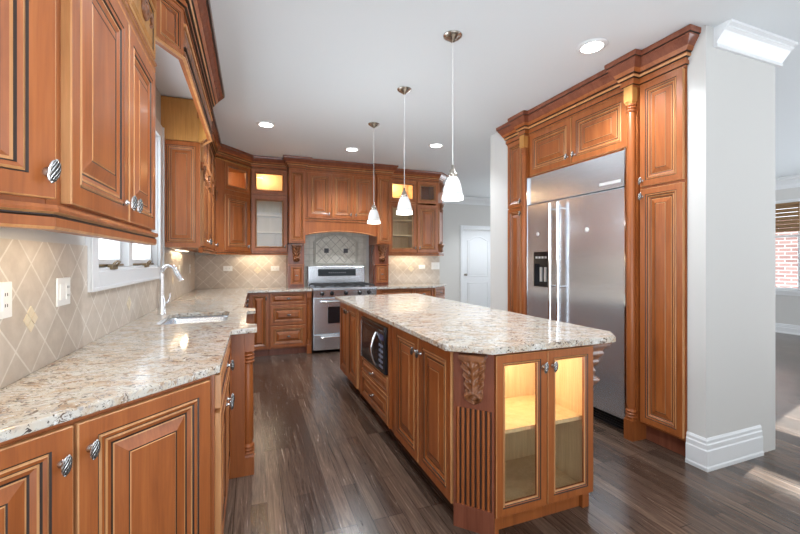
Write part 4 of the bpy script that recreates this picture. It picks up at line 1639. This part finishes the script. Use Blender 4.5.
# glass-door end compartment
gx0, gx1 = IX0 + CH, IX1
mb = MB()
gw = gx1 - gx0
mb.box(gx0, gx0 + 0.018, IY0, IY0 + 0.40, 0.0, 0.884)
mb.box(gx1 - 0.018, gx1, IY0, IY0 + 0.419, 0.085, 0.884)
mb.box(gx0 + 0.018, gx1 - 0.018, IY0, IY0 + 0.40, 0.085, 0.103, 5)
mb.box(gx0 + 0.018, gx1 - 0.018, IY0, IY0 + 0.40, 0.866, 0.884, 5)
mb.box(gx0 + 0.018, gx1 - 0.018, IY0 + 0.40, IY0 + 0.418, 0.085, 0.884, 5)
mb.box(gx0 + 0.018, gx0 + 0.021, IY0 + 0.02, IY0 + 0.40, 0.103, 0.866, 5)
mb.box(gx1 - 0.021, gx1 - 0.018, IY0 + 0.02, IY0 + 0.40, 0.103, 0.866, 5)
mb.box(gx0, gx0 + 0.03, IY0 - 0.002, IY0 + 0.018, 0.0, 0.884)
mb.box(gx1 - 0.03, gx1, IY0 - 0.002, IY0 + 0.018, 0.085, 0.884)
mb.box(gx0 + 0.03, gx1 - 0.03, IY0 - 0.002, IY0 + 0.018, 0.085, 0.115)
mb.box(gx0 + 0.03, gx1 - 0.03, IY0 - 0.002, IY0 + 0.018, 0.855, 0.884)
mb.box(gx0 + 0.018, gx1 - 0.05, IY0 + 0.03, IY0 + 0.05, 0.0, 0.085)
mb.build('display_compartment', WOODS + [M_MAPLE], t)
MB().box(gx0 + 0.022, gx1 - 0.022, IY0 + 0.03, IY0 + 0.399, 0.465, 0.485).build('shelf', M_MAPLE, t)
gm = (gx0 + gx1) / 2
dl = door(t, gx0 + 0.004, gm - 0.003, 0.095, 0.872, IY0, glass=True, knob=(gm - 0.03, 0.795))
dr_ = door(t, gm + 0.003, gx1 - 0.002, 0.095, 0.872, IY0, glass=True, knob=(gm + 0.03, 0.795))
MB().lathe([(0.03, 0.0), (0.03, 0.010), (0, 0.012)], (gm, IY0 + 0.20, 0.853), 16).build('puck_light', M_PUCK, t)
lamp('puck_lamp', 'POINT', (gm, IY0 + 0.20, 0.80), 2.6, (1.0, 0.88, 0.66), t, 0.03)
corbel(t, 0.10, 0.25, 0.15, (IX1 + 0.001, IY0 + 0.062, 0.866), 90)
mb = MB()
mb.prism([(IX1 - 0.045, IY0 + 0.01), (IX1 - 0.002, IY0 + 0.01), (IX1 - 0.002, IY0 + 0.06), (IX1 - 0.045, IY0 + 0.06)], 0.0, 0.085)
mb.build('corner_foot', WOODS, t)
mb = MB()
mb.M = Matrix.Translation((IX1, IY0 + 0.43, 0)) @ Matrix.Rotation(PI / 2, 4, 'Z')
for k in range(4):
    mb.rings(k * 0.58 + 0.02, k * 0.58 + 0.56, 0.10, 0.86, door_profile(1.0, 0.012))
mb.build('back_panel', WOODS, t)

# built-in microwave in the island
mw = thing('microwave_oven', 'black and stainless microwave oven built into the long side of the island', 'microwave', (IX0 - 0.003, 3.40, 0.468), -90)
w, h = 0.66, 0.355
MB().box(0, w, -0.022, 0.0, 0.0, h).build('body', M_BLACK, mw, 0.003)
MB().box(0.0, 0.028, -0.036, -0.022, 0.0, h - 0.035).build('side_trim', M_STEEL, mw)
md = MB().box(0.03, w * 0.78, -0.034, -0.022, 0.005, h - 0.035).build('oven_door', M_BLACK, mw, 0.003)
MB().box(0.075, w * 0.62, -0.0355, -0.033, 0.06, h - 0.085).build('door_window', plain('smoked_glass', (0.05, 0.035, 0.03), 0.06), md)
hp = [(w * 0.70, -0.034, 0.03)] + [(w * 0.70 + 0.006, -0.034 - 0.045 * math.sin(PI * k / 8), 0.03 + (h - 0.095) * k / 8) for k in range(1, 8)] + [(w * 0.70, -0.034, h - 0.065)]
MB().tube(hp, 0.010, 10).build('door_handle', M_CHROME, md)
mp_ = MB().box(w * 0.785, w, -0.034, -0.022, 0.005, h - 0.035).build('control_panel', M_BLACK, mw, 0.003)
mb = MB()
for r in range(5):
    mb.box(w * 0.81, w * 0.81 + 0.096, -0.0355, -0.0335, 0.04 + r * 0.04, 0.058 + r * 0.04)
mb.box(w * 0.81 + 0.046, w * 0.81 + 0.050, -0.0352, -0.0335, 0.04, 0.218)
mb.build('keypad', plain('blue_grey_print', (0.16, 0.18, 0.26), 0.4), mp_)
MB().box(w * 0.80, w - 0.02, -0.0355, -0.0335, 0.255, 0.295).build('display', plain('blue_display', (0.05, 0.06, 0.14), 0.2), mp_)
MB().box(0.0, w, -0.034, -0.022, h - 0.033, h).build('vent_strip', M_BLACK, mw, 0.003)

# ------------------------------------------------------------------ pendants and recessed ceiling lights
def pendant(loc, label):
    t = thing('pendant_light', label, 'pendant light', loc, 0, 'pendant lights over the island')
    MB().lathe([(0.0, -0.045), (0.010, -0.044), (0.018, -0.036), (0.045, -0.020), (0.062, -0.006), (0.064, -0.001), (0.0, -0.001)], (0, 0, 0), 28).build('canopy', M_NICKEL, t)
    zt = -0.93
    MB().tube([(0, 0, -0.044), (0, 0, zt + 0.06)], 0.0028, 8).build('cord', plain('clear_cord', (0.62, 0.62, 0.60), 0.3), t)
    MB().lathe([(0, zt + 0.072), (0.008, zt + 0.07), (0.010, zt + 0.045), (0.020, zt + 0.035), (0.022, zt + 0.02), (0.030, zt + 0.012), (0.032, zt - 0.008), (0.026, zt - 0.012)], (0, 0, 0), 20).build('socket_cap', M_NICKEL, t)
    MB().lathe([(0.026, zt - 0.006), (0.036, zt - 0.016), (0.047, zt - 0.04), (0.056, zt - 0.07), (0.063, zt - 0.10), (0.068, zt - 0.132), (0.065, zt - 0.132), (0.060, zt - 0.10), (0.053, zt - 0.07), (0.044, zt - 0.04), (0.033, zt - 0.016)], (0, 0, 0), 28, caps=False).build('glass_shade', M_SHADE, t)
    MB().lathe([(0.068, zt - 0.132), (0.071, zt - 0.160), (0.068, zt - 0.160), (0.064, zt - 0.132)], (0, 0, 0), 28, caps=False).build('shade_rim', M_GLOW, t)
    MB().lathe([(0, zt - 0.05), (0.012, zt - 0.055), (0.022, zt - 0.085), (0.024, zt - 0.105), (0.015, zt - 0.125), (0, zt - 0.13)], (0, 0, 0), 14).build('bulb', M_LENS, t)
    lamp('pendant_lamp', 'SPOT', (0, 0, zt - 0.14), 4.5, (1, 0.93, 0.84), t, 0.04, spot=math.radians(150))
    return t
p0 = pendant((1.25, 2.28, CEIL), 'nearest and largest-looking of the three white glass pendants over the island')
copy_thing(p0, (1.25, 3.15, CEIL), 'middle one of the three white glass pendants over the island')
copy_thing(p0, (1.255, 4.07, CEIL), 'white glass pendant nearest the range, farthest of the three over the island')


def downlight(loc, label):
    t = thing('recessed_light', label, 'ceiling light', loc, 0, 'recessed ceiling lights')
    MB().lathe([(0.072, -0.012), (0.080, -0.012), (0.100, -0.004), (0.101, -0.001), (0.072, -0.001), (0.072, -0.012)], (0, 0, 0), 32, caps=False).build('trim_ring', M_WHITE, t)
    MB().lathe([(0.0, -0.006), (0.072, -0.006), (0.072, -0.001), (0, -0.001)], (0, 0, 0), 28).build('lens', M_LENS, t)
    lamp('recessed_lamp', 'SPOT', (0, 0, -0.03), LAMP_W, (0.88, 0.94, 1.0), t, 0.07, spot=math.radians(134))
    return t
r0 = downlight((2.216, 2.043, CEIL), 'recessed ceiling light in front of the fridge, largest in view')
copy_thing(r0, (0.153, 4.495, CEIL), 'recessed ceiling light towards the left wall cabinets')
copy_thing(r0, (1.265, 5.093, CEIL), 'recessed ceiling light in front of the range hood')
copy_thing(r0, (0.45, 1.75, CEIL), 'added unseen recessed fill light between the near left upper cabinets and the island')  # out-of-view lamp added to brighten the aisle and left cabinets
hl = copy_thing(r0, (5.35, 6.9, CEIL), 'added unseen recessed fill light in the hall beyond the fridge wall')  # out-of-view lamp added to brighten the hall
for ch in hl.children:
    if ch.type == 'LIGHT':
        ch.data = ch.data.copy()
        ch.data.energy = LAMP_W * 1.5
copy_thing(r0, (2.237, 4.526, CEIL), 'recessed ceiling light between the nearest and middle pendant cords, towards the hall')

# slim under-cabinet lights
def under_light(loc, size, deg, label, e):
    t = thing('under_cabinet_light', label, 'light', loc, deg, 'under-cabinet light bars')
    MB().box(-size / 2, size / 2, -0.02, 0.02, -0.014, 0.0).build('housing', M_PLATE, t)
    MB().box(-size / 2 + 0.01, size / 2 - 0.01, -0.014, 0.014, -0.016, -0.014).build('diffuser', M_PUCK, t)
    lamp('bar_lamp', 'AREA', (0, 0, -0.02), e, (1.0, 0.80, 0.56), t, size * 0.9, sy=0.03)
    return t
under_light((-0.60, 1.62, 1.454), 0.7, 90, 'under-cabinet light bar below the cabinet left of the window', 0.45)
under_light((-0.70, 4.80, 1.444), 0.7, 90, 'under-cabinet light bar below the run right of the window', 0.8)
under_light((0.10, 6.13, 1.444), 0.55, 0, 'under-cabinet light bar below the glass cabinet left of the hood', 1.1)
under_light((2.55, 6.13, 1.444), 0.7, 0, 'under-cabinet light bar below the cabinets right of the hood', 1.1)

# ------------------------------------------------------------------ switch and outlet plates
def plate(loc, deg, w, h, label, kind, group='wall plates on the backsplash'):
    cat = 'light switch' if kind == 'switch' else 'outlet'
    t = thing('switch_plate' if kind == 'switch' else 'outlet_plate', label, cat, loc, deg, group)
    MB().box(-w / 2, w / 2, -0.007, 0, -h / 2, h / 2).build('cover', M_PLATE, t, 0.003)
    n = max(1, round(w / 0.055)) if w > h * 0.8 or w > 0.1 else 1
    if w > h * 1.2:
        MB().box(-w * 0.30, w * 0.30, -0.010, -0.007, -h * 0.22, h * 0.22).build('receptacle', M_PLATE, t)
        for s in (-1, 1):
            mb = MB()
            for q in (-0.006, 0.006):
                mb.box(s * w * 0.18 - 0.004, s * w * 0.18 + 0.004, -0.0106, -0.0098, q - 0.0016, q + 0.0016)
            mb.build('socket_slots', M_SLOT, t)
    else:
        gx = [0] if w < 0.10 else [-w / 4, w / 4]
        for k, x in enumerate(gx):
            if kind == 'switch' and k == 0:
                MB().box(x - 0.016, x + 0.016, -0.012, -0.007, -0.033, 0.033).build('rocker', M_PLATE, t, 0.002)
            else:
                MB().box(x - 0.016, x + 0.016, -0.0095, -0.007, -0.033, 0.033).build('receptacle', M_PLATE, t)
                for zz in (-0.018, 0.018):
                    mb = MB()
                    for q in (-0.006, 0.006):
                        mb.box(x + q - 0.0016, x + q + 0.0016, -0.0103, -0.0093, zz - 0.005, zz + 0.005)
                    mb.build('socket_slots', M_SLOT, t)
    return t
XB = WL + T + 0.0005
plate((XB, 2.055, 1.196), 90, 0.125, 0.118, 'double switch and outlet plate left of the window', 'switch')
plate((XB, 1.63, 1.20), 90, 0.082, 0.118, 'single outlet plate at the left edge of the backsplash', 'outlet')
plate((XB, 4.92, 1.215), 90, 0.08, 0.118, 'single switch plate just past the window on the left wall', 'switch')
plate((XB, 5.72, 1.215), 90, 0.08, 0.118, 'outlet plate nearest the back corner on the left wall', 'outlet')
YP = WB - T - 0.0005
plate((-0.32, YP, 1.205), 0, 0.125, 0.075, 'horizontal outlet plate in the back left corner', 'outlet')
plate((0.345, YP, 1.20), 0, 0.125, 0.075, 'horizontal outlet plate just left of the range hood surround', 'outlet')
plate((2.52 + 0.30, YP, 1.205), 0, 0.125, 0.075, 'horizontal outlet plate right of the range', 'outlet')
plate((3.085, YP, 1.225), 0, 0.16, 0.125, 'wide double switch plate by the hall end of the backsplash', 'switch')
